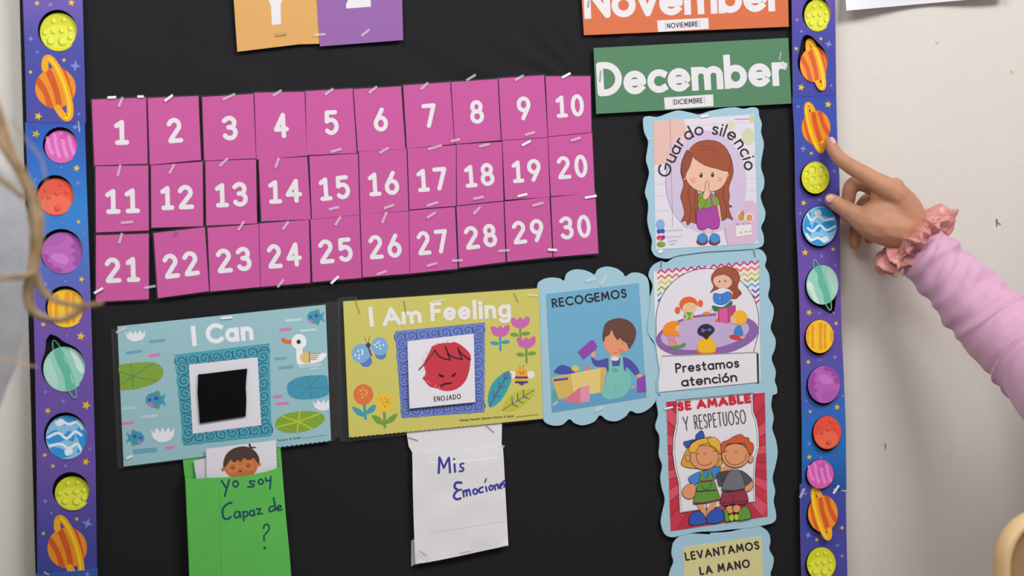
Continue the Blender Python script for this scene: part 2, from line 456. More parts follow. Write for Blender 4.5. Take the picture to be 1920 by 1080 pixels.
# ================================================================== NUMBER CARDS
Q = {
1: [(172,187),(274,183),(277,307),(177,310)], 2: [(277,184),(372,180),(377,300),(281,309)], 3: [(379,182),(475,176),(480,297),(383,301)],
4: [(477,174),(571,172),(575,292),(481,299)], 5: [(573,171),(661,166),(669,287),(575,291)], 6: [(663,167),(752,162),(760,279),(671,284)],
7: [(756,160),(844,154),(852,270),(763,279)], 8: [(846,154),(933,148),(939,263),(853,270)], 9: [(935,147),(1020,141),(1027,257),(941,263)],
10: [(1023,143),(1107,143),(1109,248),(1028,256)],
11: [(179,312),(278,310),(279,432),(180,436)], 12: [(283,310),(380,303),(381,424),(284,427)], 13: [(385,302),(480,299),(482,419),(387,423)],
14: [(485,298),(576,294),(583,411),(490,415)], 15: [(580,293),(671,288),(674,402),(585,411)], 16: [(673,284),(762,279),(766,395),(676,402)],
17: [(764,279),(855,272),(855,386),(768,393)], 18: [(856,271),(941,266),(944,376),(857,385)], 19: [(942,264),(1027,258),(1031,369),(947,375)],
20: [(1028,257),(1110,249),(1115,362),(1033,368)],
21: [(180,441),(279,438),(279,561),(180,566)], 22: [(288,437),(384,426),(392,546),(296,559)], 23: [(389,427),(485,420),(488,538),(394,547)],
24: [(486,419),(579,412),(582,530),(489,538)], 25: [(582,411),(674,402),(678,521),(586,529)], 26: [(676,402),(766,396),(768,513),(680,520)],
27: [(767,395),(853,388),(858,504),(769,513)], 28: [(856,387),(944,378),(948,491),(861,502)], 29: [(946,378),(1030,369),(1036,482),(951,491)],
30: [(1033,370),(1116,361),(1122,475),(1038,482)]}
TABLIST = {
1: [(201,183,218,182,1),(257,181,270,181,1),(222,201,230,182,0)], 2: [(308,190,324,178,1)], 3: [(417,187,441,176,0)], 4: [(511,180,528,169,0)],
5: [(609,178,625,166,0),(619,285,641,279,0)], 6: [(691,175,707,162,0)], 7: [(788,168,803,155,0)], 8: [(874,151,892,140,0),(845,265,863,261,0)],
9: [(965,151,982,141,0),(984,253,1003,248,0)], 10: [(1053,146,1070,137,1)], 11: [(220,331,226,309,0),(226,418,250,416,0)], 12: [(317,326,327,308,0)],
13: [(411,312,427,297,0)], 14: [(516,315,523,296,0)], 15: [(616,393,636,388,0)], 16: [(711,287,729,277,0),(719,391,739,384,0)],
17: [(802,280,829,272,0),(800,386,822,379,0)], 18: [(898,275,918,270,0),(887,373,907,369,0)], 19: [(978,273,995,264,1),(970,368,989,364,1)],
20: [(1070,264,1089,258,0)], 21: [(223,457,229,437,0),(176,550,193,540,1),(270,540,292,536,0)], 22: [(329,443,331,431,2)],
23: [(446,432,458,415,0)], 24: [(530,431,541,415,0),(520,539,532,524,0)], 25: [(628,423,639,406,0),(620,532,635,518,1)],
26: [(716,419,725,398,0),(706,515,725,508,0)], 27: [(800,409,817,398,0),(800,499,820,493,0)], 28: [(887,402,901,388,0),(847,489,868,488,0)],
29: [(998,386,1019,380,0),(934,471,956,469,0)], 30: [(1096,371,1119,367,1),(1027,468,1045,469,1)]}
NUM = 'one two three four five six seven eight nine ten eleven twelve thirteen fourteen fifteen sixteen seventeen eighteen nineteen twenty twenty-one twenty-two twenty-three twenty-four twenty-five twenty-six twenty-seven twenty-eight twenty-nine thirty'.split()
PINK = (197, 88, 155)
WHITE = (226, 222, 226)
for n, q in Q.items():
    row = (n - 1) // 10; col = (n - 1) % 10
    d = 0.0262 + 0.0006 * ((col + row) % 2) + 0.0004 * row
    c = ctr(q)
    names = ['top', 'middle', 'bottom']
    t = thing('number_card', 'magenta card printed with the white number %s, in the %s row of number cards' % (NUM[n - 1], names[row]), 'card', P(c[0], c[1], d - 0.0006), 'number cards')
    rnd = random.Random(n)
    # corners a touch rounded
    pts = []
    for i in range(4):
        a, b, e = q[i - 1], q[i], q[(i + 1) % 4]
        pts += [lerp(b, a, 0.02), lerp(b, a, 0.006), lerp(b, e, 0.006), lerp(b, e, 0.02)]
    tilt = rnd.uniform(-1, 1) * 0.0006 / 60
    fd = (lambda x, y, d=d, c=c, tilt=tilt: d + (y - c[1]) * tilt)
    slab('card_sheet', pts, fd, 0.0005, mat(PINK, 0.42), t, edge=mat((160, 90, 135)))
    g = 3
    lam = [(q[0][0] - g, q[0][1] - g), (q[1][0] + g * .6, q[1][1] - g), (q[2][0] + g * .6, q[2][1] + g), (q[3][0] - g, q[3][1] + g)]
    slab('laminate_edge', lam, d - 0.0012, 0.0002, FILM, t)
    A = Art((0, 0, 1), fd, 2)
    H = 0.385 * ((q[3][1] - q[0][1] + q[2][1] - q[1][1]) / 2); W = (q[1][0] - q[0][0] + q[2][0] - q[3][0]) / 2
    s = str(n); hw = (0.135 if s == '1' else 0.15) if n < 10 else (0.345 if n in (14, 20, 22, 23, 24, 25, 26, 28, 29, 30) else 0.325)
    u0 = 0.52 if n < 10 else (0.525 if n in (10, 20, 30) else 0.505)
    vb = 0.5 + 0.385 / 2 + (0.035 if row else 0.01)
    p0 = bil(q, u0 - hw, vb); p1 = bil(q, u0 + hw, vb)
    A.text(WHITE, s, [p0, p1], H, 8.2 * W / 92, gap=(W * 0.085 if n > 9 else 0), raw=True)
    A.done('printed_number', t)
    for (x0, y0, x1, y1, kind) in TABLIST[n]:
        staple(t, x0, y0, x1, y1, 0.0272 + 0.0006 * row, [TABS, SHINE, WIRE][kind], 4.6 if kind < 2 else 1.3, 'clear_tab' if kind < 2 else 'staple')
# loose flap of film below card 26
def film(parent, pts, d=0.0245, m=None): return slab('clear_film', pts, d, 0.0002, m or FILM, parent)

# ================================================================== LETTER CARDS AND MONTH CARDS
def plain_card(name, label, q, d, c, film_out=None, edge=EDGE, group=None, cat='card', rough=0.42):
    cc = ctr(q); t = thing(name, label, cat, P(cc[0], cc[1], d - 0.0006), group)
    slab('card_sheet', q, d, 0.0006, mat(c, rough), t, edge=mat(edge))
    if film_out: slab('laminate_edge', film_out, d - 0.0008, 0.0002, FILM, t)
    return t
t = plain_card('letter_card', 'orange card with a white letter Y at the top of the board', [(434,-64),(592,-76),(599,82),(560,83),(445,97)], 0.0262, (216, 165, 96), edge=(190,135,60), group='alphabet cards')
A = Art((0, 0, 1), 0.0262)
A.poly(WHITE, [(480,-50),(501,-51),(516,-12),(530,-53),(551,-54),(526,8),(527,45.5),(510,46.5),(508,10)]); A.done('printed_letter', t)
staple(t, 515, 66, 538, 63, 0.0262, mat((190,150,95))); 
t = plain_card('letter_card', 'purple card with a white letter Z at the top of the board', [(590,-74),(752,-86),(756,75),(600,87)], 0.0272, (146, 98, 165), edge=(110,70,130), group='alphabet cards')
A = Art((0, 0, 1), 0.0272)
A.poly(WHITE, [(641,-60),(689,-64),(690,-52),(667,-2),(695,-4),(695.5,12.5),(649,16),(649,8),(672,-45),(642,-43)]); A.done('printed_letter', t)
staple(t, 589, 66, 611, 64, 0.0272); staple(t, 677, 68, 693, 55, 0.0272)

GAPM = 2.2
t = plain_card('month_card', 'orange card reading November above the green December card', [(1087,-62),(1476,-78),(1479,50),(1095,66)], 0.0262, (211, 112, 72), edge=(170,85,50), group='month cards')
A = Art((0, 0, 1), 0.0262)
A.text(WHITE, 'November', [(1096,35.5),(1470,20.5)], 66, 12.6, gap=GAPM, raw=True, cap=False); A.done('lettering', t)
L = slab('paper_label', [(1232,38.5),(1328,33.5),(1329,54),(1234,60)], 0.0266, 0.0003, mat(WHITE), t, edge=mat(EDGE))
A = Art((0, 0, 1), 0.0267); A.text((50, 48, 52), 'NOVIEMBRE', [(1251,53.5),(1309,49.5)], 10, 1.5, gap=1.0, raw=True)
A.line((150,150,150), .7, (1248,42), (1248,55)); A.line((150,150,150), .7, (1312,38), (1312,51)); A.done('lettering', L, t)
staple(t, 1104, 0, 1103, 14, 0.0262, mat((150,150,155)), 2)
q = [(1113,90),(1478,71),(1484,192),(1484,194),(1118,213.5)]
t = plain_card('month_card', 'green card reading December below the orange month card', q, 0.0272, (86, 132, 100), edge=(64,100,76), group='month cards')
A = Art((0, 0, 1), 0.0272)
A.text(WHITE, 'December', [(1121,181),(1477,160)], 64, 12.6, gap=GAPM, raw=True, cap=False); A.done('lettering', t)
L = slab('paper_label', [(1245,183),(1337,177),(1338,199),(1247,205)], 0.0276, 0.0003, mat(WHITE), t, edge=mat(EDGE))
A = Art((0, 0, 1), 0.0277); A.text((50, 48, 52), 'DICIEMBRE', [(1264,196.5),(1318,193)], 10, 1.5, gap=1.0, raw=True)
A.line((150,150,150), .7, (1261,186), (1262,198)); A.line((150,150,150), .7, (1321,182), (1321,195)); A.done('lettering', L, t)
staple(t, 1127, 132, 1125, 153, 0.0272, mat((165,162,166)), 2.2); staple(t, 1464, 97, 1461, 114, 0.0272, TAPE, 2); staple(t, 1466, 116, 1476, 127, 0.0272, TAPE, 5)

# ================================================================== POSTER HELPERS
SKY = (161, 197, 212)
OUT = (52, 42, 46)
def scallop(name, label, pts, T, d, group=None, c=SKY):
    A = Art(T); q = cat_rom([A.t(p) for p in pts], True, 5); cc = ctr(q)
    t = thing(name, label, 'poster', P(cc[0], cc[1], d - 0.0015), group)
    slab('foam_backing', q, d, 0.0014, mat(c, 0.75, spec=0.15), t, edge=mat((138, 180, 200)))
    return t
def sheet(t, T, pts, d, c, name='picture_sheet'):
    A = Art(T); q = [A.t(p) for p in pts]
    return slab(name, q, d, 0.0003, mat(c, 0.4), t, edge=mat(EDGE))

# ------------------------------------------------------------------ Guardo silencio
T = (1200, 190, 3.6)
G = 'classroom rule posters with scalloped blue backing'
t = scallop('rule_poster', 'blue scalloped poster of a girl with a finger at her lips, reading Guardo silencio', [(26,110),(60,100),(120,105),(190,80),(260,62),(340,76),(400,88),(470,66),(560,48),(640,40),(700,50),(760,40),(797,52),(805,100),(822,150),(818,210),(836,280),(830,340),(820,395),(818,450),(838,520),(836,580),(815,630),(822,680),(846,745),(840,800),(818,850),(835,910),(832,965),(795,990),(700,1000),(560,1008),(420,1018),(330,1030),(250,1042),(190,1062),(110,1048),(78,1000),(82,940),(62,870),(50,800),(56,730),(54,680),(35,620),(45,560),(62,480),(42,400),(50,330),(55,270),(30,210),(22,150)], T, 0.0292, G)
d = 0.0297
S = sheet(t, T, [(92,135),(770,88),(795,960),(105,1000)], d, (222, 216, 226))
A = Art(T, d)
A.poly((226,184,172), [(92,135),(293,121),(312,170),(315,230),(300,300),(262,360),(205,405),(150,425),(97,432)])
A.poly((213,182,208), [(793,690),(760,672),(700,668),(630,705),(585,770),(568,850),(575,910),(598,971),(765,960),(794,935)])
A.ell((207,190,216), 447, 545, 273, 350, -4)
A.poly((222,196,210), [(240,240),(315,232),(305,300),(262,360),(200,408),(190,360)])
for y in (180, 300, 390, 470, 560, 640, 740): A.line((206,196,210), 1.0, (100, y), (785, y - 42))
A.line((140,120,150), .7, (203,125), (209,420), (216,640), (219,850))
A.ell((209,212,180), 612, 160, 27, 31); A.ell((206,210,172), 730, 236, 43, 56); A.ell((206,200,140), 755, 118, 16, 26)
A.line((120,100,150), .8, *[(447 + 273 * math.cos(math.radians(a)), 545 + 350 * math.sin(math.radians(a))) for a in range(118, 200, 8)])
A.line((170,90,120), .8, *[(573 + 2 * k * k * .3, 850 + k * 20) for k in range(7)])
A.done('printed_background', S, t); gb = Art.last
HAIR = (160, 82, 56)
A = Art(T, d, Art.last)
A.line((223,160,130), 3.6, (430,858), (433,897)); A.line((223,160,130), 3.6, (492,855), (489,897))
A.blob(HAIR, [(325,330),(285,400),(276,480),(295,560),(275,640),(290,700),(300,760),(278,812),(310,805),(320,835),(350,815),(380,822),(392,760),(400,640),(330,520)], OUT, .9)
A.blob(HAIR, [(590,350),(622,410),(628,490),(600,580),(605,640),(598,690),(622,710),(600,720),(615,770),(626,800),(590,785),(555,802),(540,700),(505,610),(560,520)], OUT, .9)
for pts in ([(340,560),(325,640),(345,720),(330,815)], [(375,600),(368,700),(378,800)], [(570,570),(560,640),(585,720),(575,790)]): A.line(OUT, .8, *pts, smooth=True)
A.ell((228,165,140), 302, 512, 12, 20, 0, OUT, .6); A.ell((228,165,140), 590, 495, 12, 20, 0, OUT, .6)
A.blob((231,187,160), [(345,368),(300,430),(305,510),(340,570),(400,607),(470,612),(540,590),(585,530),(595,460),(560,400),(480,360)], OUT, .8)
A.blob(HAIR, [(330,340),(355,300),(400,272),(470,262),(540,280),(590,330),(612,400),(596,470),(520,455),(440,432),(380,395),(345,362)], OUT, .8)
A.blob((150,76,56), [(330,345),(352,372),(340,430),(315,480),(298,520),(280,470),(290,390)], OUT, .7)
A.line((110,60,45), .8, (390,330), (460,322), (540,350), smooth=True); A.line((110,60,45), .8, (400,305), (470,302), (520,320), smooth=True)
A.ell((45,38,40), 412, 498, 11, 17); A.ell((45,38,40), 489, 495, 11, 17); A.ell((240,235,235), 409, 492, 4, 5); A.ell((240,235,235), 486, 489, 4, 5)
A.ell((233,160,150), 360, 531, 20, 18); A.ell((233,160,150), 541, 526, 16, 16)
A.blob((126,158,58), [(395,632),(430,618),(480,622),(525,650),(537,690),(520,705),(460,722),(415,735),(390,700)], OUT, .8)
A.blob((168,70,160), [(390,722),(450,722),(520,708),(535,780),(532,850),(490,862),(462,850),(430,866),(393,855),(380,790)], OUT, .8)
A.line((168,70,160), 3.4, (476,622), (489,712)); A.line((228,180,150), 3.4, (528,705), (545,798))
A.blob((126,158,58), [(392,680),(420,640),(445,655),(440,700),(410,732),(392,715)], OUT, .7)
A.blob((231,187,160), [(424,640),(438,595),(444,545),(455,535),(464,560),(462,590),(476,615),(462,650),(436,664)], OUT, .7)
for x in (421, 503):
    A.ell((150,55,70), x, 945, 37, 24, -4, OUT, .9); A.ell((68,140,205), x + 2, 925, 34, 32, -4, OUT, .7)
A.done('printed_girl', S, t)
A = Art(T, d, gb)
A.ell((132,172,216), 137, 832, 30, 36); A.ell((60,88,172), 128, 878, 15, 16); A.ell((60,88,172), 154, 876, 14, 16)
A.ell((205,50,110), 140, 922, 28, 17); A.ell((230,120,80), 132, 930, 10, 7); A.ell((90,60,150), 160, 914, 9, 10); A.ell((104,160,70), 142, 966, 29, 19); A.ell((190,160,80), 150, 962, 8, 6)
for y in (872, 915): A.line((205,200,208), 3, (180, y), (285, y - 6))
A.line((175,190,205), 2, (195,945), (250,938)); A.line((175,190,205), 2, (200,965), (238,960))
A.poly((228,222,228), [(645,840),(750,828),(760,900),(648,915)]); A.ell((200,145,90), 682, 782, 27, 32, 0, (232,226,230), 2); A.ell((206,150,95), 738, 786, 25, 27, 0, (232,226,230), 2)
A.poly((195,120,90), [(678,750),(700,735),(706,775),(690,765)])
for (x, y, c) in ((660,830,(210,130,150)), (700,825,(150,170,210)), (735,824,(215,140,150)), (680,885,(225,180,110)), (745,878,(225,180,110)), (715,880,(200,170,210))): A.ell(c, x, y, 9, 7)
A.line((200,150,190), 1.2, (640,120), (735,118)); 
A.done('printed_logos', S, t)
A = Art(T, d, gb + 2)
A.text((48,42,46), 'Guardo silencio', [(212,512),(212,465),(232,420),(262,362),(292,305),(332,262),(388,236),(440,222),(500,226),(560,240),(608,262),(640,298),(668,344),(690,390),(703,450),(706,470)], 25, 3.2, gap=2.3, smooth=True, space=10)
A.done('lettering', S, t)
staple(t, 1313, 219, 1329, 216, 0.0299, SHINE, 5); staple(t, 1234, 474, 1242, 469, 0.0293, SHINE, 6); staple(t, 1215, 262, 1220, 258, 0.0293, TABS)

# ------------------------------------------------------------------ Prestamos atencion
T = (1200, 460, 3.857)
t = scallop('rule_poster', 'blue scalloped poster of children on a purple rug, reading Prestamos atención', [(62,215),(90,150),(150,115),(195,122),(255,80),(330,55),(420,45),(600,30),(720,28),(815,22),(880,35),(915,90),(905,150),(932,205),(940,290),(928,370),(966,450),(962,520),(945,600),(980,680),(975,750),(952,820),(982,910),(975,980),(992,1040),(960,1082),(700,1085),(400,1085),(150,1085),(118,1000),(132,930),(150,860),(112,720),(62,640),(55,560),(72,450),(75,370),(92,290)], T, 0.0270, G)
d = 0.0275
S = sheet(t, T, [(98,190),(858,118),(872,985),(160,1040),(112,700)], d, (226, 222, 228))
A = Art(T, d)
A.fine = .03
CH = [(205,50,125),(228,108,60),(212,200,50),(150,180,45),(90,165,215),(80,95,185),(105,80,165)]
for r in range(22):
    pts = []
    for i in range(29):
        x = 98 + i * 27.2; y = 168 + 26 + r * 40.5 - (x - 98) * 0.094 + (12 if i % 2 else -12)
        x += r * 0.6
        pts.append((x, y))
    # only where the sheet shows the zigzags: above the dome and down both margins
    for side in (0, 1):
        run = []
        for p in pts:
            X_, Y_ = p
            inside = (X_ > 100 + max(0, Y_ - 190) * .02 and X_ < 866 and Y_ > 174 - (X_ - 98) * 0.094 and Y_ < 960)
            dome = ((X_ - 487) / 378) ** 2 + ((Y_ - 545) / 384) ** 2
            keep = inside and (dome > 0.93 if Y_ < 560 else X_ > 838 or X_ < 118) and ((X_ < 487) == (side == 0))
            if keep: run.append(p)
            else:
                if len(run) > 1: A.line(CH[r % 7], 3.0, *run, cap=False)
                run = []
        if len(run) > 1: A.line(CH[r % 7], 3.0, *run, cap=False)
A.fine = 0
A.ell((224,220,228), 487, 545, 372, 378)
A.poly((224,220,228), [(118,600),(856,590),(845,780),(160,800),(150,740)])
A.line((70,60,75), 1.3, *[(487 + 372 * math.cos(math.radians(a)), 545 + 378 * math.sin(math.radians(a))) for a in range(180, 361, 6)])
A.line((70,60,75), 1.3, (859,545), (856,640), (820,775)); A.line((70,60,75), 1.3, (115,545), (117,700))
A.done('printed_chevrons', S, t)
A = Art(T, d, Art.last)
A.ell((140,100,166), 487, 650, 374, 156, -7); A.ell((190,170,210), 470, 634, 322, 118, -7)
A.done('printed_rug', S, t)
SK = (231, 182, 158)
A = Art(T, d, Art.last)
A.blob((188,60,130), [(545,472),(628,452),(634,566),(552,552)], n=1); A.poly((215,90,155), [(572,455),(630,448),(632,566),(575,558)]); A.poly((190,66,135), [(630,448),(692,430),(694,520),(634,566)])
A.blob((146,78,58), [(525,205),(570,165),(640,152),(700,180),(722,240),(706,300),(735,345),(712,372),(690,388),(640,380),(600,330),(555,320),(508,342),(532,300),(515,250)], (110,60,50), .6)
A.ell(SK, 597, 262, 68, 50, 8); A.blob((160,86,60), [(518,240),(540,190),(610,158),(690,185),(712,250),(690,270),(660,225),(620,212),(560,222)])
A.ell((70,70,60), 575, 262, 5, 8); A.ell((70,70,60), 617, 258, 5, 8)
A.blob((58,112,98), [(530,435),(600,445),(660,400),(668,430),(640,450),(575,460),(568,490),(530,470),(520,445)])
A.blob((226,222,228), [(565,320),(600,310),(640,318),(670,345),(655,380),(600,370)]); A.blob((205,70,100), [(615,345),(650,335),(670,360),(655,390),(620,380)])
A.blob((62,130,205), [(534,348),(585,352),(640,335),(655,390),(600,430),(538,412)], (50,90,170), .6); A.ell((180,170,120), 578, 380, 6); A.line((50,90,170), .7, (592,352), (598,426))
A.line(SK, 3.2, (556,480), (556,528)); A.ell((226,120,60), 553, 545, 11, 9)
A.ell((226,135,70), 482, 492, 28, 13); A.line(SK, 3, (500,478), (522,462))
A.done('printed_teacher', S, t)
A = Art(T, d, Art.last)
def kid_outline(): pass
A.ell((224,102,52), 272, 470, 20, 26); A.ell((224,102,52), 437, 420, 19, 26); A.ell((224,102,52), 350, 425, 66, 54, -10); A.ell((230,192,152), 358, 452, 52, 38, -10)
A.line((90,70,60), .7, (330,462), (338,470)); A.line((90,70,60), .7, (378,440), (386,450)); A.ell((110,165,60), 352, 508, 36, 26)
A.line(SK, 3.2, (325,492), (345,520), (320,540), smooth=True); A.line(SK, 3.2, (385,490), (372,522), (405,535), smooth=True)
A.done('printed_pigtail_girl', S, t)
A = Art(T, d, Art.last)
A.blob((86,152,72), [(212,722),(270,728),(318,705),(332,715),(318,735),(270,748),(225,745)]); A.blob((214,140,155), [(205,668),(250,655),(285,700),(280,722),(212,728),(210,700)])
A.ell(SK, 265, 598, 24, 26); A.blob((236,142,44), [(162,610),(185,570),(235,547),(285,556),(285,575),(262,585),(255,610),(275,630),(285,655),(235,650),(200,658),(170,640)]); A.line(SK, 2.8, (262,670), (282,712))
A.done('printed_orange_haired_child', S, t)
A = Art(T, d, Art.last)
A.ell((226,102,50), 478, 766, 74, 30); A.blob((238,182,40), [(430,690),(470,672),(520,672),(548,730),(540,768),(480,778),(430,770),(414,725)]); A.blob((58,40,48), [(416,615),(440,580),(485,568),(530,590),(538,620),(505,655),(482,682),(455,660),(425,645)])
A.blob((70,125,215), [(445,600),(478,612),(510,598),(512,620),(480,615),(450,630)])
A.done('printed_bow_haired_child', S, t)
A = Art(T, d, Art.last)
A.ell((205,60,72), 692, 664, 46, 18, 8); A.ell((220,170,130), 742, 665, 20, 10); A.blob((64,128,200), [(695,590),(725,578),(745,630),(742,655),(690,648),(682,620)])
A.ell(SK, 680, 535, 28, 34); A.ell((236,180,44), 722, 522, 54, 54); A.ell(SK, 682, 542, 16, 24)
A.done('printed_blond_child', S, t)
A = Art(T, d, Art.last)
A.poly((60,55,60), [(835,785),(858,782),(862,995),(846,998)]); A.poly((160,156,164), [(160,797),(850,770),(850,782),(160,812)])
A.poly((226,223,229), [(160,808),(842,780),(848,990),(500,1025),(135,1062),(132,1000),(150,860)])
A.text((50,46,50), 'Prestamos', [(258,926),(720,884)], 19, 3.4, gap=1.6); A.text((50,46,50), 'atenci\u00f3n', [(300,1025),(705,985)], 19, 3.4, gap=1.6)
A.done('caption', S, t)
staple(t, 1338, 534, 1339, 531, 0.0276, WIRE, 1); staple(t, 1413, 467, 1416, 482, 0.0272, WIRE, 1.2); staple(t, 1239, 502, 1241, 488, 0.0272, WIRE, 1.2)

# ------------------------------------------------------------------ Se amable
T = (1210, 720, 3.0)
t = scallop('rule_poster', 'blue scalloped poster of two smiling children on red rays, reading Se amable y respetuoso', [(62,85),(100,62),(180,58),(300,50),(420,40),(560,30),(640,26),(700,30),(716,55),(708,120),(722,190),(714,250),(736,320),(744,390),(732,460),(716,530),(730,600),(722,660),(736,735),(722,778),(650,798),(560,812),(480,818),(400,828),(300,832),(210,850),(150,862),(108,842),(88,780),(96,720),(110,650),(92,580),(85,520),(95,460),(76,400),(80,340),(78,290),(56,240),(72,170)], T, 0.0276, G)
d = 0.0281
S = sheet(t, T, [(118,100),(672,48),(688,745),(142,828)], d, (200, 58, 78))
A = Art(T, d)
cx, cy = 400, 440
def hit(a):
    dx, dy = math.cos(a), math.sin(a); best = 9e9; q = [(118,100),(672,48),(688,745),(142,828)]
    for i in range(4):
        (x0, y0), (x1, y1) = q[i], q[(i + 1) % 4]; ex, ey = x1 - x0, y1 - y0
        det = dx * ey - dy * ex
        if abs(det) < 1e-6: continue
        s_ = ((x0 - cx) * ey - (y0 - cy) * ex) / det; u = ((x0 - cx) * dy - (y0 - cy) * dx) / det
        if s_ > 0 and -0.001 <= u <= 1.001: best = min(best, s_)
    return (cx + dx * best, cy + dy * best)
for i in range(36):
    a = math.radians(i * 10)
    if i % 3: A.poly([(212,84,104), (188,52,72)][i % 2], [(cx, cy), hit(a), hit(a + math.radians(10))])
    A.line((120,35,50), .8, (cx, cy), hit(a), cap=False)
FR = [(175,90),(605,50),(608,150),(628,200),(640,270),(642,350),(626,420),(618,500),(620,665),(480,682),(192,728),(186,560),(165,480),(152,390),(155,300),(172,210)]
A.poly((60,45,50), FR); A.poly((226,222,228), [(x + (cx - x) * .012, y + (cy - y) * .012) for x, y in FR])
A.poly((60,45,50), [(x + (cx - x) * .045, y + (cy - y) * .02) for x, y in FR]); A.poly((226,222,228), [(x + (cx - x) * .055, y + (cy - y) * .028) for x, y in FR])
A.done('printed_rays', S, t)
A = Art(T, d, Art.last)
A.text((204,46,66), 'SE', [(182,156),(262,146)], 18, 5.2, gap=1.5); A.text((204,46,66), 'AMABLE', [(290,143),(598,106)], 18, 5.2, gap=1.2)
A.poly((204,46,66), [(120,108),(172,102),(172,118),(122,124)])
A.text((62,56,60), 'Y', [(218,264),(250,260)], 27, 1.7); A.text((62,56,60), 'RESPETUOSO', [(280,256),(570,222)], 27, 1.7, gap=2.2)
A.done('lettering', S, t)
T2 = (1260, 790, 5.143); SK2 = (223, 152, 108); K = (40, 32, 34)
A = Art(T2, d, Art.last)
A.line(SK2, 9, (455,465), (560,445)); A.line(K, .8, (450,495), (540,480))
A.blob((214,160,52), [(150,260),(118,320),(90,408),(130,440),(200,452),(300,455),(470,430),(478,330),(470,230),(400,155),(300,160),(200,200)], K, .9)
A.line(SK2, 10, (275,800), (325,900)); A.line(SK2, 10, (405,790), (345,900)); A.line(K, .9, (332,795), (334,920)); A.line(K, .8, (235,800), (262,850))
A.blob((52,86,176), [(165,950),(180,900),(240,868),(300,890),(332,960),(310,990),(240,1000),(175,995)], K, 1.0)
A.blob((52,86,176), [(335,970),(350,890),(410,845),(470,845),(498,890),(500,950),(470,970),(400,985)], K, 1.0)
A.blob((70,130,206), [(280,482),(200,515),(158,552),(180,595),(222,620),(260,585),(400,560),(450,510),(465,440),(400,440),(340,470)], K, 1.0)
A.blob(SK2, [(180,600),(130,625),(100,670),(105,715),(150,748),(200,740),(225,700),(228,620)], K, 1.0)
A.blob((94,148,62), [(285,490),(262,560),(235,660),(205,785),(240,800),(330,790),(455,755),(462,735),(430,640),(400,550),(372,475),(350,480),(345,530),(300,535)], K, 1.0, n=3)
A.line((94,148,62), 5, (290,490), (300,545)); A.line((94,148,62), 5, (360,478), (372,540))
A.line(K, .9, (280,600), (300,645), (340,655), (378,625), (385,590), smooth=True); A.line((120,50,72), 3.6, (275,582), (385,572)); A.line((75,45,40), 2.4, (236,678), (425,662)); A.line((120,40,60), 3.0, (212,790), (330,786), (455,757))
A.ell(SK2, 152, 355, 24, 32, 0, K, .8); A.ell(SK2, 455, 345, 22, 30, 0, K, .8)
A.ell(SK2, 312, 350, 137, 116, 0, K, 1.0)
A.blob((226,176,66), [(165,290),(180,225),(250,178),(325,165),(350,190),(330,215),(270,228),(240,280),(200,300)], K, .8)
A.blob((226,176,66), [(345,175),(400,152),(455,190),(478,270),(470,310),(420,260),(370,225)], K, .8)
A.blob((54,88,176), [(112,202),(150,190),(190,178),(228,172),(235,130),(288,88),(312,152),(255,172),(210,190),(175,215),(158,256),(130,240)], K, 1.0)
A.line(K, 1.0, (238,310), (238,365), (262,405), (300,425), (345,420), (385,395), smooth=True); A.line(K, .8, (309,302), (315,322)); A.line(K, .8, (325,300), (331,318)); A.line(K, .8, (215,312), (245,305), (262,318), smooth=True); A.line(K, .8, (390,290), (420,285), (435,300), smooth=True)
A.done('printed_girl', S, t)
A = Art(T2, d, Art.last)
A.ell(SK2, 560, 850, 40, 38, 0, K, .8); A.ell(SK2, 622, 842, 40, 38, 0, K, .8)
A.blob((100,152,58), [(500,840),(540,880),(555,955),(515,965),(505,900)], K, 1.0); A.blob((100,152,58), [(640,890),(680,830),(720,818),(750,860),(762,930),(700,948),(645,955)], K, 1.0)
A.ell((178,202,48), 575, 928, 26, 34, 0, K, .8); A.ell((178,202,48), 622, 924, 24, 32, 0, K, .8)
A.blob((150,54,74), [(490,690),(480,720),(462,795),(520,812),(590,795),(650,800),(735,775),(700,668),(600,680)], K, 1.0, n=3); A.line(K, .9, (590,700), (590,880)); A.line((110,40,58), 2.4, (468,790), (590,780), (728,765))
A.blob(SK2, [(700,620),(760,570),(785,600),(770,650),(735,675),(700,670)], K, 1.0)
A.blob((86,82,84), [(655,478),(710,500),(755,540),(772,568),(735,605),(700,622),(670,600)], K, 1.0)
A.blob((86,82,84), [(430,515),(480,490),(550,480),(520,560),(490,610),(455,622),(440,570)], K, 1.0)
for k in range(5): A.line(K, 1.2, (440 + k * 22, 512 - k * 7), (468 + k * 14, 600 - k * 12))
A.blob((112,112,118), [(560,475),(610,468),(650,475),(690,560),(698,655),(600,670),(485,662),(510,560)], K, 1.0); A.line((70,50,56), 3.6, (488,668), (600,672), (695,655))
A.ell(SK2, 757, 362, 26, 38, 0, K, .9)
A.ell(SK2, 612, 330, 132, 116, 0, K, 1.0)
A.blob((204,92,52), [(478,300),(472,230),(490,200),(545,180),(590,150),(650,126),(685,135),(690,152),(740,160),(745,190),(780,215),(786,260),(770,310),(740,310),(710,240),(690,215),(600,212),(530,225),(505,290)], K, 1.0, n=3)
A.line(K, 1.0, (515,320), (522,370), (560,408), (615,420), (670,402), (708,362), (716,310), smooth=True); A.line(K, .8, (610,292), (616,312)); A.line(K, .8, (626,290), (634,310)); A.line(K, .8, (500,300), (520,285), (540,292), smooth=True)
A.done('printed_boy', S, t)
staple(t, 1245, 767, 1262, 763, 0.0285, SHINE, 3.6); 

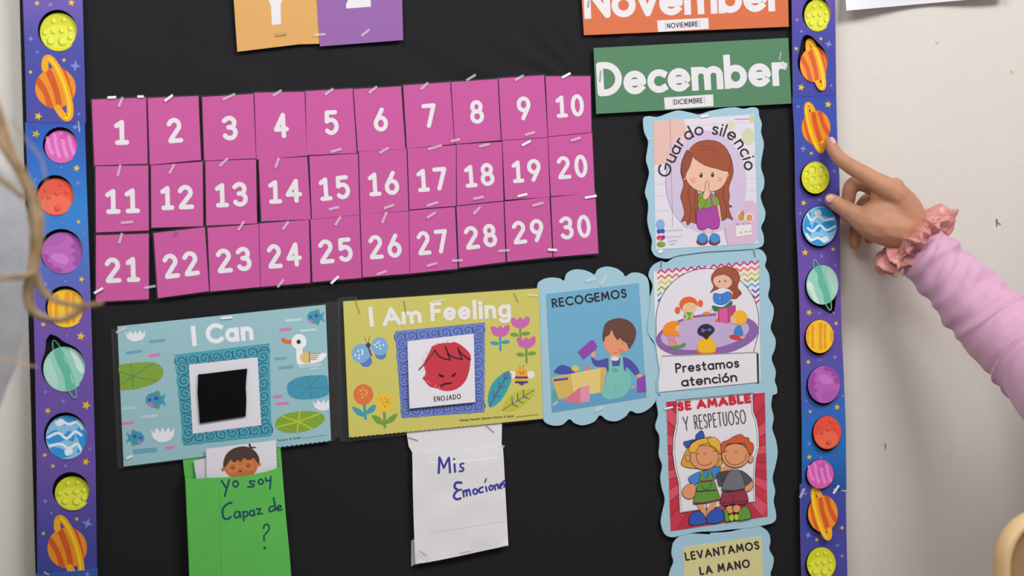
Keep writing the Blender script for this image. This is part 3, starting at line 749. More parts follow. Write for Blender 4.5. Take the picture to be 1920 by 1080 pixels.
# ------------------------------------------------------------------ Levantamos la mano
t = scallop('rule_poster', 'blue scalloped poster with a pale yellow sheet reading Levantamos la mano, lowest on the board', [(150,925),(160,890),(200,852),(270,842),(360,846),(372,838),(470,832),(560,812),(640,800),(690,832),(704,880),(698,930),(722,980),(716,1030),(704,1070),(724,1120),(716,1200),(730,1300),(600,1330),(300,1340),(150,1320),(160,1200),(132,1110),(140,1050),(158,1000),(148,960)], T, 0.0270, G)
S = sheet(t, T, [(212,917),(655,856),(672,1290),(225,1300)], 0.0275, (211, 205, 148), 'text_sheet')
A = Art(T, 0.0275); A.text((44,42,46), 'LEVANTAMOS', [(226,996),(645,930)], 16.5, 3.3, gap=2.0); A.text((44,42,46), 'LA MANO', [(308,1077),(592,1032)], 16.5, 3.3, gap=2.4, space=7); A.done('lettering', S, t)

# ------------------------------------------------------------------ Recogemos
T = (990, 490, 3.377)
t = scallop('rule_poster', 'blue cloud edged poster of a boy tidying blocks into a crate, reading Recogemos', [(58,165),(85,120),(140,103),(200,108),(228,122),(245,78),(290,53),(350,54),(400,72),(422,84),(445,50),(500,33),(560,45),(600,72),(618,95),(660,72),(715,76),(755,105),(768,160),(770,220),(780,300),(760,380),(772,480),(812,540),(842,610),(842,690),(822,750),(832,830),(795,905),(740,950),(690,962),(648,948),(615,985),(560,1012),(500,1005),(456,975),(420,1015),(350,1038),(295,1025),(262,1000),(215,1035),(150,1038),(98,1005),(78,900),(72,600),(62,350)], T, 0.0256, G)
d = 0.0285
for o in list(t.children): pass
d = 0.0261
S = sheet(t, T, [(114,206),(702,137),(750,862),(152,958)], d, (112, 172, 204))
A = Art(T, d)
A.poly((96,158,196), [(148,885),(748,790),(750,860),(152,956)])
A.ell((96,160,165), 170, 850, 20, 42)
A.blob((74,84,165), [(165,700),(190,668),(218,655),(260,668),(290,686),(285,712),(200,715)]); A.ell((225,190,90), 300, 678, 26, 18); A.poly((215,125,150), [(345,690),(382,650),(400,690)])
A.poly((226,200,122), [(145,737),(270,712),(495,668),(497,700),(468,828),(300,855),(195,872)]); A.poly((212,178,96), [(145,737),(272,715),(290,855),(195,872)]); A.poly((206,176,98), [(460,676),(495,668),(497,700),(470,828),(455,828)])
A.line((74,80,160), 4.2, (167,753), (248,743))
A.poly((219,116,142), [(215,886),(330,797),(332,898)]); A.poly((224,146,172), [(330,797),(388,786),(392,886),(332,898)])
A.done('printed_crate', S, t)
A = Art(T, d, Art.last)
A.blob((122,192,184), [(508,690),(530,600),(600,600),(615,680),(650,720),(648,790),(610,850),(550,870),(500,872),(468,840),(488,770)])
A.blob((82,82,165), [(402,600),(440,628),(520,612),(512,680),(505,705),(490,672),(430,665),(408,640)]); A.blob((82,82,165), [(598,608),(650,625),(695,675),(705,712),(680,722),(640,680),(620,672),(615,700),(600,660)])
A.poly((82,82,165), [(530,612),(585,612),(580,662),(535,665)])
A.line((122,192,184), 4.6, (518,610), (520,690)); A.line((122,192,184), 4.6, (592,608), (600,690)); A.ell((90,180,150), 552, 690, 22, 14); A.line((100,170,165), 1.2, (560,780), (540,830))
A.ell(SK, 550, 605, 26, 22); A.ell((226,222,226), 552, 618, 24, 12)
A.blob((226,152,112), [(480,480),(500,440),(540,430),(640,500),(640,560),(600,575),(565,598),(520,585),(485,545)]); A.ell((228,130,100), 590, 565, 18, 14); A.ell((226,160,125), 508, 505, 8, 14)
A.blob((104,70,60), [(474,450),(490,395),(530,368),(590,360),(645,380),(680,425),(682,480),(660,530),(638,555),(625,520),(600,505),(580,485),(568,500),(545,470),(530,435),(515,465),(490,480),(482,510),(472,490)], n=3)
A.line((90,60,60), .8, (505,500), (512,506)); A.line((90,60,60), .8, (595,520), (603,526)); A.line((90,60,60), .8, (545,578), (565,580))
A.ell((228,165,140), 412, 588, 14, 22); A.ell((228,165,140), 706, 725, 22, 12); A.ell((228,150,120), 662, 798, 11, 10)
A.poly((142,74,170), [(314,575),(398,500),(415,498),(440,540),(428,560),(352,622)]); A.poly((142,74,170), [(690,748),(742,716),(749,826),(692,830)])
A.done('printed_boy', S, t)
A = Art(T, d, 3); A.text((46,44,50), 'RECOGEMOS', [(154,296),(628,230)], 17.5, 3.3, gap=2.0); A.done('lettering', S, t)
staple(t, 1126, 536, 1137, 517, 0.0265); staple(t, 1098, 528, 1118, 522, 0.026, TABS, 6); staple(t, 1036, 761, 1046, 753, 0.0265); staple(t, 1115, 771, 1133, 763, 0.026, TABS, 6)

# ------------------------------------------------------------------ I Can
def spiral_frame(A, q, c_in, c_line, w, top, side, T, rr):
    """band of hand drawn curls around a rectangle q (crop coordinates)"""
    for e, n in ((0, top), (1, side), (2, top), (3, side)):
        a, b = q[e], q[(e + 1) % 4]; cxm, cym = ctr(q)
        for k in range(n):
            u = (k + 0.5) / n if e % 2 == 0 else (k + 1) / (n + 1)
            x, y = a[0] + (b[0] - a[0]) * u, a[1] + (b[1] - a[1]) * u
            inx, iny = cxm - x, cym - y
            if e % 2 == 0: y += rr * (1.05 if e == 0 else -1.05)
            else: x += rr * (1.0 if e == 3 else -1.0)
            pts = []
            R0 = rr * random.uniform(.9, 1.12)
            st = [200, 290, 20, 110][e] + random.uniform(-12, 12)
            for i in range(22):
                an = math.radians(st - i * 30); R = R0 * (1 - i / 23)
                pts.append((x + R * math.cos(an), y + R * math.sin(an)))
            out = [(x + R0 * math.cos(math.radians(a_)), y + R0 * math.sin(math.radians(a_))) for a_ in range(0, 360, 24)]
            A.poly(c_in, out)
            A.line(c_line, w, *pts)
T = (200, 560, 3.375)
q0 = [(68,175),(1385,38),(1420,900),(108,1062)]
At = Art(T); qq = [At.t(p) for p in q0]
# pinked lower right edge
zz = [qq[2]]
for i in range(1, 90):
    f = i / 90; x, y = lerp(qq[2], qq[3], f)
    zz.append((x, y + (-1.3 if i % 2 else 0.9) * (1 if f < .3 else .0)))
t = thing('feelings_poster', 'light blue laminated pond poster with a duck reading I Can, black square in its middle', 'poster', P(410, 722, 0.0255), None)
slab('laminate_edge', [At.t(p) for p in [(28,195),(1418,20),(1475,12),(1475,870),(1425,905),(70,1076)]], 0.0256, 0.0002, FILM, t)
S = slab('picture_sheet', [qq[0], qq[1]] + zz + [qq[3]], 0.0266, 0.0005, mat((152, 192, 200), 0.4), t, edge=mat(EDGE))
d = 0.0266
A = Art(T, d)
for (c, w, *p) in [((104,164,188), 5.6, (277,272), (360,264)), ((104,164,188), 5.6, (130,343), (215,333)), ((224,118,178), 5, (272,361), (335,354)),
    ((176,206,216), 5, (100,698), (182,690)), ((180,208,216), 5, (225,748), (315,739)), ((224,118,178), 5, (104,791), (166,784)), ((224,118,178), 5, (380,944), (424,940)),
    ((104,164,188), 9, (180,968), (304,957)), ((190,215,222), 5, (1138,139), (1226,132)), ((224,118,178), 5, (1100,198), (1160,192)), ((190,215,222), 5, (1230,204), (1318,196)),
    ((112,170,192), 5.6, (1068,381), (1130,375)), ((112,170,192), 5.6, (1096,437), (1174,430)), ((224,118,178), 5, (1062,621), (1104,616)), ((224,118,178), 5, (1080,665), (1145,659)),
    ((180,210,218), 5, (1225,432), (1350,418)), ((180,210,218), 4, (1290,445), (1335,440))]: A.line(c, w, *p); A.done('printed_ripple', S, t)
def lotus(x0, y0, x1, y1, clip=None):
    w_, h_ = x1 - x0, y1 - y0
    pts = [(0, .1), (.16, .42), (.25, .02), (.42, .35), (.5, -.02), (.6, .34), (.76, 0), (.84, .36), (1, .05), (.98, .5), (.85, .85), (.6, 1.0), (.35, 1.0), (.12, .75)]
    A.poly((232,230,236), [(min(x0 + a * w_, clip or 9e9), y0 + b * h_) for a, b in pts]); A.done('printed_lotus', S, t)
lotus(115,200,245,270); lotus(275,812,430,908); lotus(1300,638,1440,708,1408)
def pad(pts, c, vein, center, ends, w):
    A = Art(T, d, 8); A.blob(c, pts)
    for e in ends: A.line(vein, w, center, e)
    A.done('printed_lily_pad', S, t)
pad([(79,425),(150,408),(230,402),(305,405),(350,435),(358,475),(335,515),(280,545),(200,570),(130,578),(88,574),(84,500)], (130,164,62), (84,142,84), (165,492), [(150,415),(290,410),(320,522),(165,570),(95,540),(90,462)], 1.7)
pad([(1141,575),(1150,535),(1200,503),(1270,488),(1340,484),(1392,490),(1401,540),(1404,600),(1350,628),(1260,638),(1190,632),(1155,610)], (68,150,180), (70,136,136), (1280,562), [(1155,535),(1270,495),(1355,487),(1400,568),(1298,630),(1205,630)], 1.6)
pad([(1066,795),(1085,755),(1150,725),(1240,712),(1320,715),(1372,735),(1378,765),(1350,800),(1290,830),(1200,848),(1120,845),(1078,825)], (132,164,56), (186,200,52), (1215,778), [(1110,745),(1222,718),(1345,728),(1300,825),(1205,842),(1075,812)], 2.6)
def fish(cx, cy, r, flip):
    A = Art(T, d, 8); f = -1 if flip else 1
    A.blob((72,150,172), [(cx + f * r * .6, cy), (cx + f * r * 1.35, cy - r * .75), (cx + f * r * 1.15, cy), (cx + f * r * 1.45, cy + r * .7)], n=3)
    A.ell((110,160,90), cx + f * r * .4, cy - r * .8, r * .35, r * .3, 20); A.ell((110,160,90), cx + f * r * .4, cy + r * .8, r * .3, r * .25, 20)
    A.ell((66,148,178), cx, cy, r, r * .88); A.ell((224,110,180), cx - f * r * .45, cy + r * .58, r * .36, r * .17, 10)
    A.ell((64,70,160), cx - f * r * .5, cy - r * .02, r * .17); A.ell((64,70,160), cx + f * r * .25, cy - r * .2, r * .22)
    A.done('printed_fish', S, t)
fish(300,642,54,False); fish(190,882,48,True); fish(1315,117,46,False)
A = Art(T, d, 8)
A.blob((236,236,240), [(1200,350),(1205,330),(1240,340),(1300,352),(1388,345),(1370,385),(1320,408),(1250,415),(1208,414)]); A.line((236,236,240), 12, (1217,290), (1222,380)); A.ell((236,236,240), 1217, 272, 48)
A.blob((222,106,58), [(1104,256),(1120,248),(1145,262),(1168,262),(1166,284),(1135,284),(1115,275)]); A.ell((60,55,60), 1215, 273, 14)
A.blob((222,188,122), [(1224,372),(1240,345),(1284,340),(1286,402),(1245,404)])
for k in range(4): A.line((170,130,70), 1.6, (1290, 350 + k * 12), (1352 - k * 8, 345 + k * 12))
A.line((80,60,60), 1.2, (1281,335), (1285,405))
A.done('printed_duck', S, t)
A = Art(T, d, 8)
fr = [(432,355),(1030,282),(1042,868),(485,930)]
A.poly((68,158,176), fr); random.seed(3); spiral_frame(A, fr, (76,164,180), (52,78,122), 1.8, 8, 6, T, 43)
A.done('printed_curl_border', S, t)
A = Art(T, d, Art.last); A.poly((224,222,230), [(520,418),(955,370),(978,800),(545,855)])
A.done('printed_white_panel', S, t)
A = Art(T, d, 2)
A.text((236,234,240), 'I', [(541,301),(573,298)], 38, 8.6, cap=False); A.text((236,234,240), 'Can', [(632,289),(932,262)], 38, 8.2, gap=3.4, cap=False)
A.text((60,84,96), 'Posters & Cards', [(1082,905),(1228,886)], 4.6, .8, gap=.6, space=2.5)
A.line((128,164,172), 1.2, (1240,884), (1390,862))
A.done('lettering', S, t)
slab('felt_square', [At.t(p) for p in [(580,480),(640,474),(735,462),(830,450),(890,443),(884,500),(880,560),(884,640),(880,745),(800,757),(700,772),(590,789),(584,700),(576,600)]], 0.0305, 0.0014, mottled('black_felt', (12, 11, 12), (20, 19, 20), 1500, 0.95, 0.5, 3000, spec=0.1), t)
for s_ in ((413,597,436,595,1), (217,624,236,615,0), (236,860,248,855,1)): staple(t, s_[0], s_[1], s_[2], s_[3], 0.0268, [TABS, SHINE][s_[4]])

# ------------------------------------------------------------------ I Am Feeling
T = (630, 530, 3.6)
At = Art(T)
t = thing('feelings_poster', 'yellow laminated flower poster reading I Am Feeling around a blue curled frame', 'poster', P(829, 681, 0.0262), None)
slab('laminate_edge', [At.t(p) for p in [(14,100),(140,90),(150,112),(1376,28),(1400,925),(80,1075),(25,1070)]], 0.0268, 0.0002, FILM, t)
q0 = [(48,126),(1368,38),(1395,918),(88,1046)]
qq = [At.t(p) for p in q0]; zz = [qq[2]]
for i in range(1, 90):
    f = i / 90; x, y = lerp(qq[2], qq[3], f); zz.append((x, y + (-.9 if i % 2 else 0.7) * (1 if f > .35 else 0)))
S = slab('picture_sheet', [qq[0], qq[1]] + zz + [qq[3]], 0.0278, 0.0005, mat((205, 197, 104), 0.4), t, edge=mat((170,160,70)))
d = 0.0278
A = Art(T, d, 2)
LP = (126,174,214)
A.ell((98,124,190), 202, 530, 42, 40); A.ell((98,124,190), 302, 485, 38, 34); A.ell(LP, 167, 477, 61, 66, 10); A.ell(LP, 295, 430, 56, 62, -10)
A.line((74,84,150), 3.4, (218,430), (238,492)); A.ell((60,66,110), 218, 422, 17, 16); A.line((60,62,90), .8, (212,412), (192,366)); A.line((60,62,90), .8, (220,410), (226,358))
for (x, y) in ((130,490),(150,462),(158,490),(175,455),(178,482),(155,510),(180,468),(262,420),(278,408),(275,435),(292,400),(296,425),(320,420),(300,445)): A.ell((222,230,238), x, y, 6, 8)
A.done('printed_butterfly', S, t)
A = Art(T, d, 2)
A.line((66,158,172), 5.4, (192,830), (199,918)); A.blob((66,158,172), [(108,840),(150,848),(195,885),(190,905),(140,890)]); A.blob((66,158,172), [(270,825),(240,830),(205,868),(205,888),(255,870)])
A.ell((219,118,62), 185, 755, 67, 70)
for (x, y) in ((165,730),(185,720),(205,730),(175,755),(200,760),(180,775),(208,745)): A.ell((232,180,70), x, y, 6, 8)
A.done('printed_orange_flower', S, t)
A = Art(T, d, 2)
A.line((118,156,68), 5.4, (326,870), (330,975)); A.blob((118,156,68), [(240,895),(290,905),(325,945),(320,962),(270,945)]); A.blob((118,156,68), [(415,885),(380,895),(335,935),(335,955),(390,935)])
A.ell((232,190,60), 325, 808, 62, 64)
for (x, y) in ((305,790),(330,780),(350,790),(315,815),(340,805),(358,808),(330,835)): A.ell((205,135,60), x, y, 5, 8)
A.done('printed_yellow_flower', S, t)
for (x, y, c, ln) in ((1108,325,(66,158,172),130), (1243,268,(118,156,68),105), (1284,402,(118,156,68),135)):
    A = Art(T, d, 2)
    A.line(c, 4.6, (x, y + 30), (x + 2, y + ln)); A.ell(c, x - 38, y + 84, 29, 14, 6); A.ell(c, x + 38, y + 76, 29, 14, -6)
    A.blob((201,104,174), [(x - 62, y - 28), (x - 38, y - 30), (x - 20, y - 18), (x, y - 36), (x + 20, y - 20), (x + 40, y - 38), (x + 62, y - 34), (x + 60, y + 5), (x + 30, y + 36), (x - 5, y + 40), (x - 42, y + 30), (x - 60, y)], n=4)
    A.done('printed_tulip', S, t)
A = Art(T, d, 2)
A.ell((228,226,226), 1190, 622, 26, 26); A.ell((228,226,226), 1315, 620, 26, 26); A.ell((234,166,60), 1252, 630, 42, 62)
for y in (640, 672): A.line((74,70,130), 4, (1214, y), (1290, y))
A.blob((74,70,130), [(1232,680),(1272,680),(1255,694)]); A.line((74,70,130), 1.4, (1240,602), (1250,618)); A.line((74,70,130), 1.4, (1262,618), (1270,600)); A.line((60,50,60), .8, (1245,570), (1238,560)); A.line((60,50,60), .8, (1262,570), (1270,556))
A.done('printed_bee', S, t)
A = Art(T, d, 2)
A.blob((62,158,168), [(1172,595),(1182,660),(1150,740),(1100,810),(1040,842),(1024,780),(1050,690),(1110,625)]); A.line((86,92,150), 2.4, (1165,605), (1036,832))
for k in range(3): x, y = 1065 + k * 36, 775 - k * 62; A.line((86,92,150), 2, (x, y), (x - 2, y - 42)); A.line((86,92,150), 2, (x + 2, y), (x + 42, y - 14))
A.done('printed_leaf', S, t)
A = Art(T, d, 2)
A.blob((188,190,58), [(1122,862),(1150,790),(1220,735),(1338,722),(1320,780),(1240,848),(1175,872)]); A.line((140,130,120), 2.4, (1124,860), (1338,725))
for k in range(3): x, y = 1190 + k * 38, 822 - k * 26; A.line((90,80,140), 2, (x, y), (x - 2, y - 46)); A.line((100,92,140), 2, (x, y), (x + 36, y + 14))
A.done('printed_leaf', S, t)
A = Art(T, d, 2)
fr = [(398,328),(1005,268),(1002,875),(442,915)]
A.poly((104,126,190), fr); random.seed(5); spiral_frame(A, fr, (112,134,198), (72,78,150), 1.8, 8, 6, T, 43)
A.done('printed_curl_border', S, t)
A = Art(T, d, 2)
A.text((232,228,226), 'I', [(228,298),(259,295)], 37, 7.6, cap=False); A.text((232,228,226), 'Am', [(318,292),(580,272)], 34, 7.4, gap=1.5, cap=False); A.text((232,228,226), 'Feeling', [(640,262),(1182,238)], 37, 7.4, gap=3.2, cap=False)
A.text((84,76,60), 'Valuing Yourself Emotions Posters & Cards', [(836,936),(1200,906)], 4.4, .75, gap=.6, space=2.2)
A.line((160,152,100), 1.0, (1215,905), (1368,888))
A.done('lettering', S, t)
for s_ in ((665,560,675,588,2,.8),(757,562,762,590,2,.9),(810,566,836,562,0,3),(963,548,972,567,2,.8),(988,553,1010,555,0,3)): staple(t, s_[0], s_[1], s_[2], s_[3], 0.028, [TABS, SHINE, WIRE][s_[4]], s_[5])
# the card stuck on the poster
cq = [(482,396),(930,345),(941,806),(497,850)]; qq = [At.t(p) for p in cq]
fc = thing('emotion_card', 'white card with an angry red face stuck on the yellow poster', 'card', P(*ctr(qq), 0.0284))
cd = lambda x, y: 0.0315 + 0.00002 * (y - 690)
S = slab('card_sheet', qq, cd, 0.0016, mat((226, 223, 230), 0.45), fc, edge=mat((205,203,210)))
A = Art(T, cd, 2)
A.blob((198,56,72), [(595,545),(640,450),(655,425),(720,408),(780,405),(800,400),(850,425),(905,480),(908,530),(898,600),(870,670),(810,720),(740,732),(680,715),(630,700),(600,665),(585,645),(605,610)], n=4)
for k in range(26):
    a = math.radians(105 + k * 7); x, y = 745 + 158 * math.cos(a), 565 + 160 * math.sin(a)
    A.line((226,190,198) if k % 3 else (198,56,72), .8, (x, y), (x + random.uniform(-14, 14), y - random.uniform(4, 18)))
Kf = (44,26,32)
A.line((110,50,56), 2.4, (560,588), (585,562), (640,495), (668,456)); 
for pts in ([(668,456),(695,495),(735,515),(772,520)], [(772,520),(755,480),(738,428)], [(738,428),(760,480),(800,505),(853,518)], [(853,518),(838,485),(822,440)], [(822,440),(845,475),(880,505),(908,520)]): A.line(Kf, 2.2, *pts, smooth=True)
A.poly(Kf, [(690,612),(732,628),(728,640),(700,636)]); A.poly(Kf, [(775,630),(808,604),(810,618),(795,636)]); A.line(Kf, 3.0, (708,698), (730,684), (776,678), smooth=True)
A.done('printed_face', S, fc)
A = Art(T, cd, 2); A.text((48,46,50), 'ENOJADO', [(662,804),(845,785)], 10, 1.6, gap=1.2); A.done('lettering', S, fc)

# ================================================================== POCKETS
T = (330, 800, 3.857); At = Art(T)
GREEN = mottled('green_card', (90, 184, 82), (96, 190, 86), 30, 0.5)
DG = mat((66, 140, 62))
t = thing('paper_pocket', 'bright green paper pocket with dark handwriting hanging below the light blue poster', 'pocket', P(445, 1000, 0.0235))
slab('back_panel', [At.t(p) for p in [(50,238),(300,180),(755,140),(768,300),(845,1300),(105,1300),(66,400)]], 0.0252, 0.0006, GREEN, t)
fr = [At.t(p) for p in [(68,352),(78,378),(200,373),(310,368),(400,366),(480,358),(560,345),(640,328),(700,312),(765,286),(790,600),(820,900),(850,1300),(104,1300),(88,800)]]
pd = lambda x, y: 0.0385 + (y - 890) * 0.00001
slab('front_panel', fr, pd, 0.0006, GREEN, t, edge=DG)
def wall_strip(name, parent, pts, d0, d1, m):
    V = []; Fc = []
    for (x, y) in pts: V += [P(x, y, d0(x, y) if callable(d0) else d0), P(x, y, d1)]
    for i in range(len(pts) - 1): Fc.append((2 * i, 2 * i + 1, 2 * i + 3, 2 * i + 2))
    return link_mesh(name, V, Fc, [m], parent)
for nm, pts in (('side_fold', [(68,352),(78,378),(88,800),(104,1300)]), ('side_fold', [(765,286),(790,600),(820,900),(850,1300)])):
    wall_strip(nm, t, [At.t(p) for p in pts], lambda x, y: pd(x, y) - 0.0004, 0.0252, GREEN)
A = Art(T, pd); INK = (26, 78, 88)
fp = [s for s in t.children if s.name.startswith('front_panel')][0]
A.line((76,158,70), .8, (312,385), (318,700), (330,1100))
A.line(INK, 3.8, (330,392), (362,442)); A.line(INK, 3.8, (385,385), (352,502))
A.line(INK, 3.4, (435,392), (415,402), (416,428), (432,436), (448,422), (446,400), (434,394), smooth=True)
A.line(INK, 3.4, (570,395), (535,394), (540,412), (562,418), (558,434), (520,436), smooth=True)
A.line(INK, 3.4, (615,378), (598,392), (602,412), (622,414), (632,396), (616,380), smooth=True)
A.line(INK, 3.4, (648,370), (652,392), (680,388)); A.line(INK, 3.4, (685,360), (684,400), (680,448))
A.line(INK, 4.0, (402,550), (370,560), (340,595), (338,635), (350,664), (378,666), (396,652), smooth=True)
A.line(INK, 3.2, (455,615), (432,618), (422,642), (435,660), (455,648), (462,616), smooth=True); A.line(INK, 3.2, (462,616), (468,655))
A.line(INK, 3.2, (486,612), (490,682)); A.line(INK, 3.2, (488,620), (512,614), (520,632), (508,650), (490,648), smooth=True)
A.line(INK, 3.2, (560,606), (538,612), (534,636), (550,645), (564,628), smooth=True); A.line(INK, 3.2, (564,606), (570,642))
A.line(INK, 3.2, (582,596), (612,592), (590,632), (624,628))
A.line(INK, 3.2, (705,575), (680,582), (674,606), (692,614), (710,596), smooth=True); A.line(INK, 3.4, (706,515), (716,570), (720,604))
A.line(INK, 3.2, (732,594), (760,580), (748,570), (734,582), (738,604), (768,600), smooth=True)
A.line(INK, 3.0, (632,735), (645,708), (668,712), (674,738), (655,768), (640,782), smooth=True); A.line(INK, 3.0, (636,790), (638,825)); A.ell(INK, 642, 876, 10, 10)
A.done('handwriting', fp, t)
c1 = thing('picture_card', 'white card of a boy in round yellow glasses tucked into the green pocket', 'card', P(458, 870, 0.0300), 'cards in the green pocket')
cc_ = [At.t(p) for p in [(218,160),(722,96),(724,100),(735,420),(222,460)]]
zz = []
for i in range(60): x, y = lerp(At.t((218,160)), At.t((722,98)), i / 59); zz.append((x, y + (.8 if i % 2 else -.8)))
for i in range(1, 26): x, y = lerp(At.t((722,98)), At.t((735,400)), i / 25); zz.append((x + (.8 if i % 2 else -.8), y))
S = slab('card_sheet', zz + [At.t((222,430))], 0.0318, 0.0005, mat((224, 221, 229)), c1)
A = Art(T, 0.0318)
SKB = (203, 116, 70)
A.ell(SKB, 341, 310, 15, 14); A.ell(SKB, 600, 274, 15, 14); A.ell(SKB, 470, 280, 124, 100, -8)
A.blob((78,56,54), [(343,300),(345,240),(375,185),(430,152),(500,142),(560,165),(598,215),(604,262),(590,262),(560,225),(540,240),(520,242),(500,232),(490,226),(465,258),(450,238),(430,255),(410,256),(398,236),(375,268)], n=2)
A.blob((78,56,54), [(525,122),(538,124),(548,145),(578,146),(576,156),(550,158),(556,168),(540,170),(528,145)], n=2)
A.line((216,160,60), 1.3, *[(410 + 34 * math.cos(a * .35), 294 + 34 * math.sin(a * .35)) for a in range(19)]); A.line((216,160,60), 1.3, *[(523 + 34 * math.cos(a * .35), 280 + 34 * math.sin(a * .35)) for a in range(19)]); A.line((216,160,60), 1.6, (444,290), (489,284))
for x, y in ((410,297),(523,282)): A.ell((170,90,55), x, y, 15, 12); A.line((100,56,44), .8, (x - 10, y), (x, y + 5), (x + 10, y - 2))
A.ell((90,60,58), 464, 321, 9, 9)
A.done('printed_boy', S, c1)
c2 = thing('picture_card', 'plain white card edge behind the boy card in the green pocket', 'card', P(375, 880, 0.0280), 'cards in the green pocket')
slab('card_sheet', [At.t(p) for p in [(128,248),(300,205),(300,440),(155,440)]], 0.0292, 0.0005, mat((214, 212, 220)), c2)

T = (740, 780, 3.6); At = Art(T)
t = thing('paper_pocket', 'white paper pocket with blue handwriting hanging below the yellow poster', 'pocket', P(860, 930, 0.0235))
WP = mottled('white_paper', (222, 220, 222), (228, 226, 228), 14, 0.55, 0.35, 24)
slab('back_panel', [At.t(p) for p in [(78,95),(250,70),(725,30),(722,205),(735,260),(766,870),(150,960),(128,600),(118,245),(95,205)]], 0.0250, 0.0005, WP, t)
# flap folded over the top of the front
def grid_sheet(name, parent, q, nx, ny, dfun, m, smooth=True, tw=None):
    V = []; Fc = []
    for j in range(ny + 1):
        for i in range(nx + 1):
            u, v = i / nx, j / ny
            x, y = bil(q, u, v)
            V.append(P(x, y, dfun(u, v)))
    for j in range(ny):
        for i in range(nx):
            a = j * (nx + 1) + i; Fc.append((a, a + 1, a + nx + 2, a + nx + 1))
    n = len(V); V += [v + Vector((0, 0.0004, 0)) for v in V]; Fc += [tuple(n + k for k in reversed(f)) for f in Fc]
    return link_mesh(name, V, Fc, [m], parent, smooth=smooth)
def fd(u, v): return 0.0300 + 0.0045 * math.sin(math.pi * min(1, max(0, u))) * (0.35 + .65 * (1 - v)) + 0.0012 * noise.noise(Vector((u * 3, v * 4, 2.2)))
fq = [At.t(p) for p in [(119,243),(731,208),(768,878),(140,1002)]]
def fsag(u, v): return fd(u, v)
V = []; Fc = []; nx, ny = 30, 40
for j in range(ny + 1):
    for i in range(nx + 1):
        u, v = i / nx, j / ny; x, y = bil(fq, u, v)
        y += (4.5 * math.sin(math.pi * u)) * (1 - v) ** 2 + 0.8 * math.sin(5 * u) * v
        x += (-1.0 * math.sin(math.pi * v)) * (1 - u)
        V.append(P(x, y, fd(u, v)))
for j in range(ny):
    for i in range(nx):
        a = j * (nx + 1) + i; Fc.append((a, a + 1, a + nx + 2, a + nx + 1))
fpan = link_mesh('front_panel', V, Fc, [WP], t, smooth=True)
wall_strip('side_fold', t, [bil(fq, 0, v / 10) for v in range(11)], 0.0300, 0.0252, WP)
V = []; Fc = []
for j in range(25):
    for i in range(25):
        u, v = .135 + .845 * i / 24, .07 + .70 * j / 24; x, y = bil(fq, u, v); y += 4.5 * math.sin(math.pi * u) * (1 - v) ** 2
        V.append(P(x, y, fd(u, v) + (.0003 if 0 < i < 24 and 0 < j < 24 else -.0006)))
for j in range(24):
    for i in range(24): a = j * 25 + i; Fc.append((a, a + 1, a + 26, a + 25))
link_mesh('inner_fold', V, Fc, [WP], t, smooth=False)
def foldd(x, y):    # depth under a point of the front panel
    u = (x - fq[0][0]) / (fq[1][0] - fq[0][0]); v = (y - fq[0][1]) / (fq[3][1] - fq[0][1])
    return fd(min(1, max(0, u)), min(1, max(0, v))) + 0.0006
A = Art(T, foldd); BL = (62, 60, 158)
A.line(BL, 4.2, (302,280), (298,384)); A.line(BL, 3.8, (305,283), (332,350), (365,282)); A.line(BL, 4.0, (367,282), (374,380))
A.line(BL, 3.8, (404,325), (408,376)); A.ell(BL, 402, 290, 7, 7); A.line(BL, 3.2, (465,320), (444,326), (448,345), (464,352), (460,370), (438,372), smooth=True)
A.line(BL, 4.2, (450,450), (415,450), (405,480), (425,500), (408,520), (400,545), (420,562), (445,555), smooth=True); A.line(BL, 3.4, (425,502), (448,496))
A.line(BL, 3.4, (462,505), (468,545)); A.line(BL, 3.4, (466,515), (482,500), (488,538), smooth=True); A.line(BL, 3.4, (486,512), (502,496), (512,534), smooth=True)
A.line(BL, 3.4, (545,492), (530,502), (535,524), (552,524), (560,504), (545,492), smooth=True)
A.line(BL, 3.4, (595,480), (572,492), (574,515), (596,512), smooth=True); A.line(BL, 3.2, (616,478), (622,508)); A.line(BL, 2.4, (610,446), (618,424))
A.line(BL, 3.2, (650,468), (638,482), (646,500), (662,492), (660,472), (648,468), smooth=True)
A.line(BL, 3.2, (674,468), (680,498)); A.line(BL, 3.2, (677,476), (692,460), (702,490), smooth=True)
A.line(BL, 3.2, (708,478), (728,462), (718,456), (708,474), (720,488), smooth=True); A.line(BL, 2.8, (742,436), (728,448), (744,462), (738,480), smooth=True)
A.done('handwriting', fpan, t)
A = Art(T, foldd); A.poly((232,231,233), [(706,878),(762,812),(767,874)]); A.poly((228,227,230), [(140,995),(160,930),(232,955),(200,992)]); A.done('tape', t)
slab('tape', [At.t(p) for p in [(112,840),(138,830),(140,1000),(112,1015)]], 0.0246, 0.0002, TAPE, t)
for s_ in ((765,820,784,826,2,1),(911,798,927,811,2,1),(934,836,946,837,0,4),(786,1033,801,1043,2,1),(863,1033,882,1029,0,4)): staple(t, *s_[:4], 0.0345 if s_[1] > 900 else 0.0252, [TABS, SHINE, WIRE][s_[4]], s_[5])

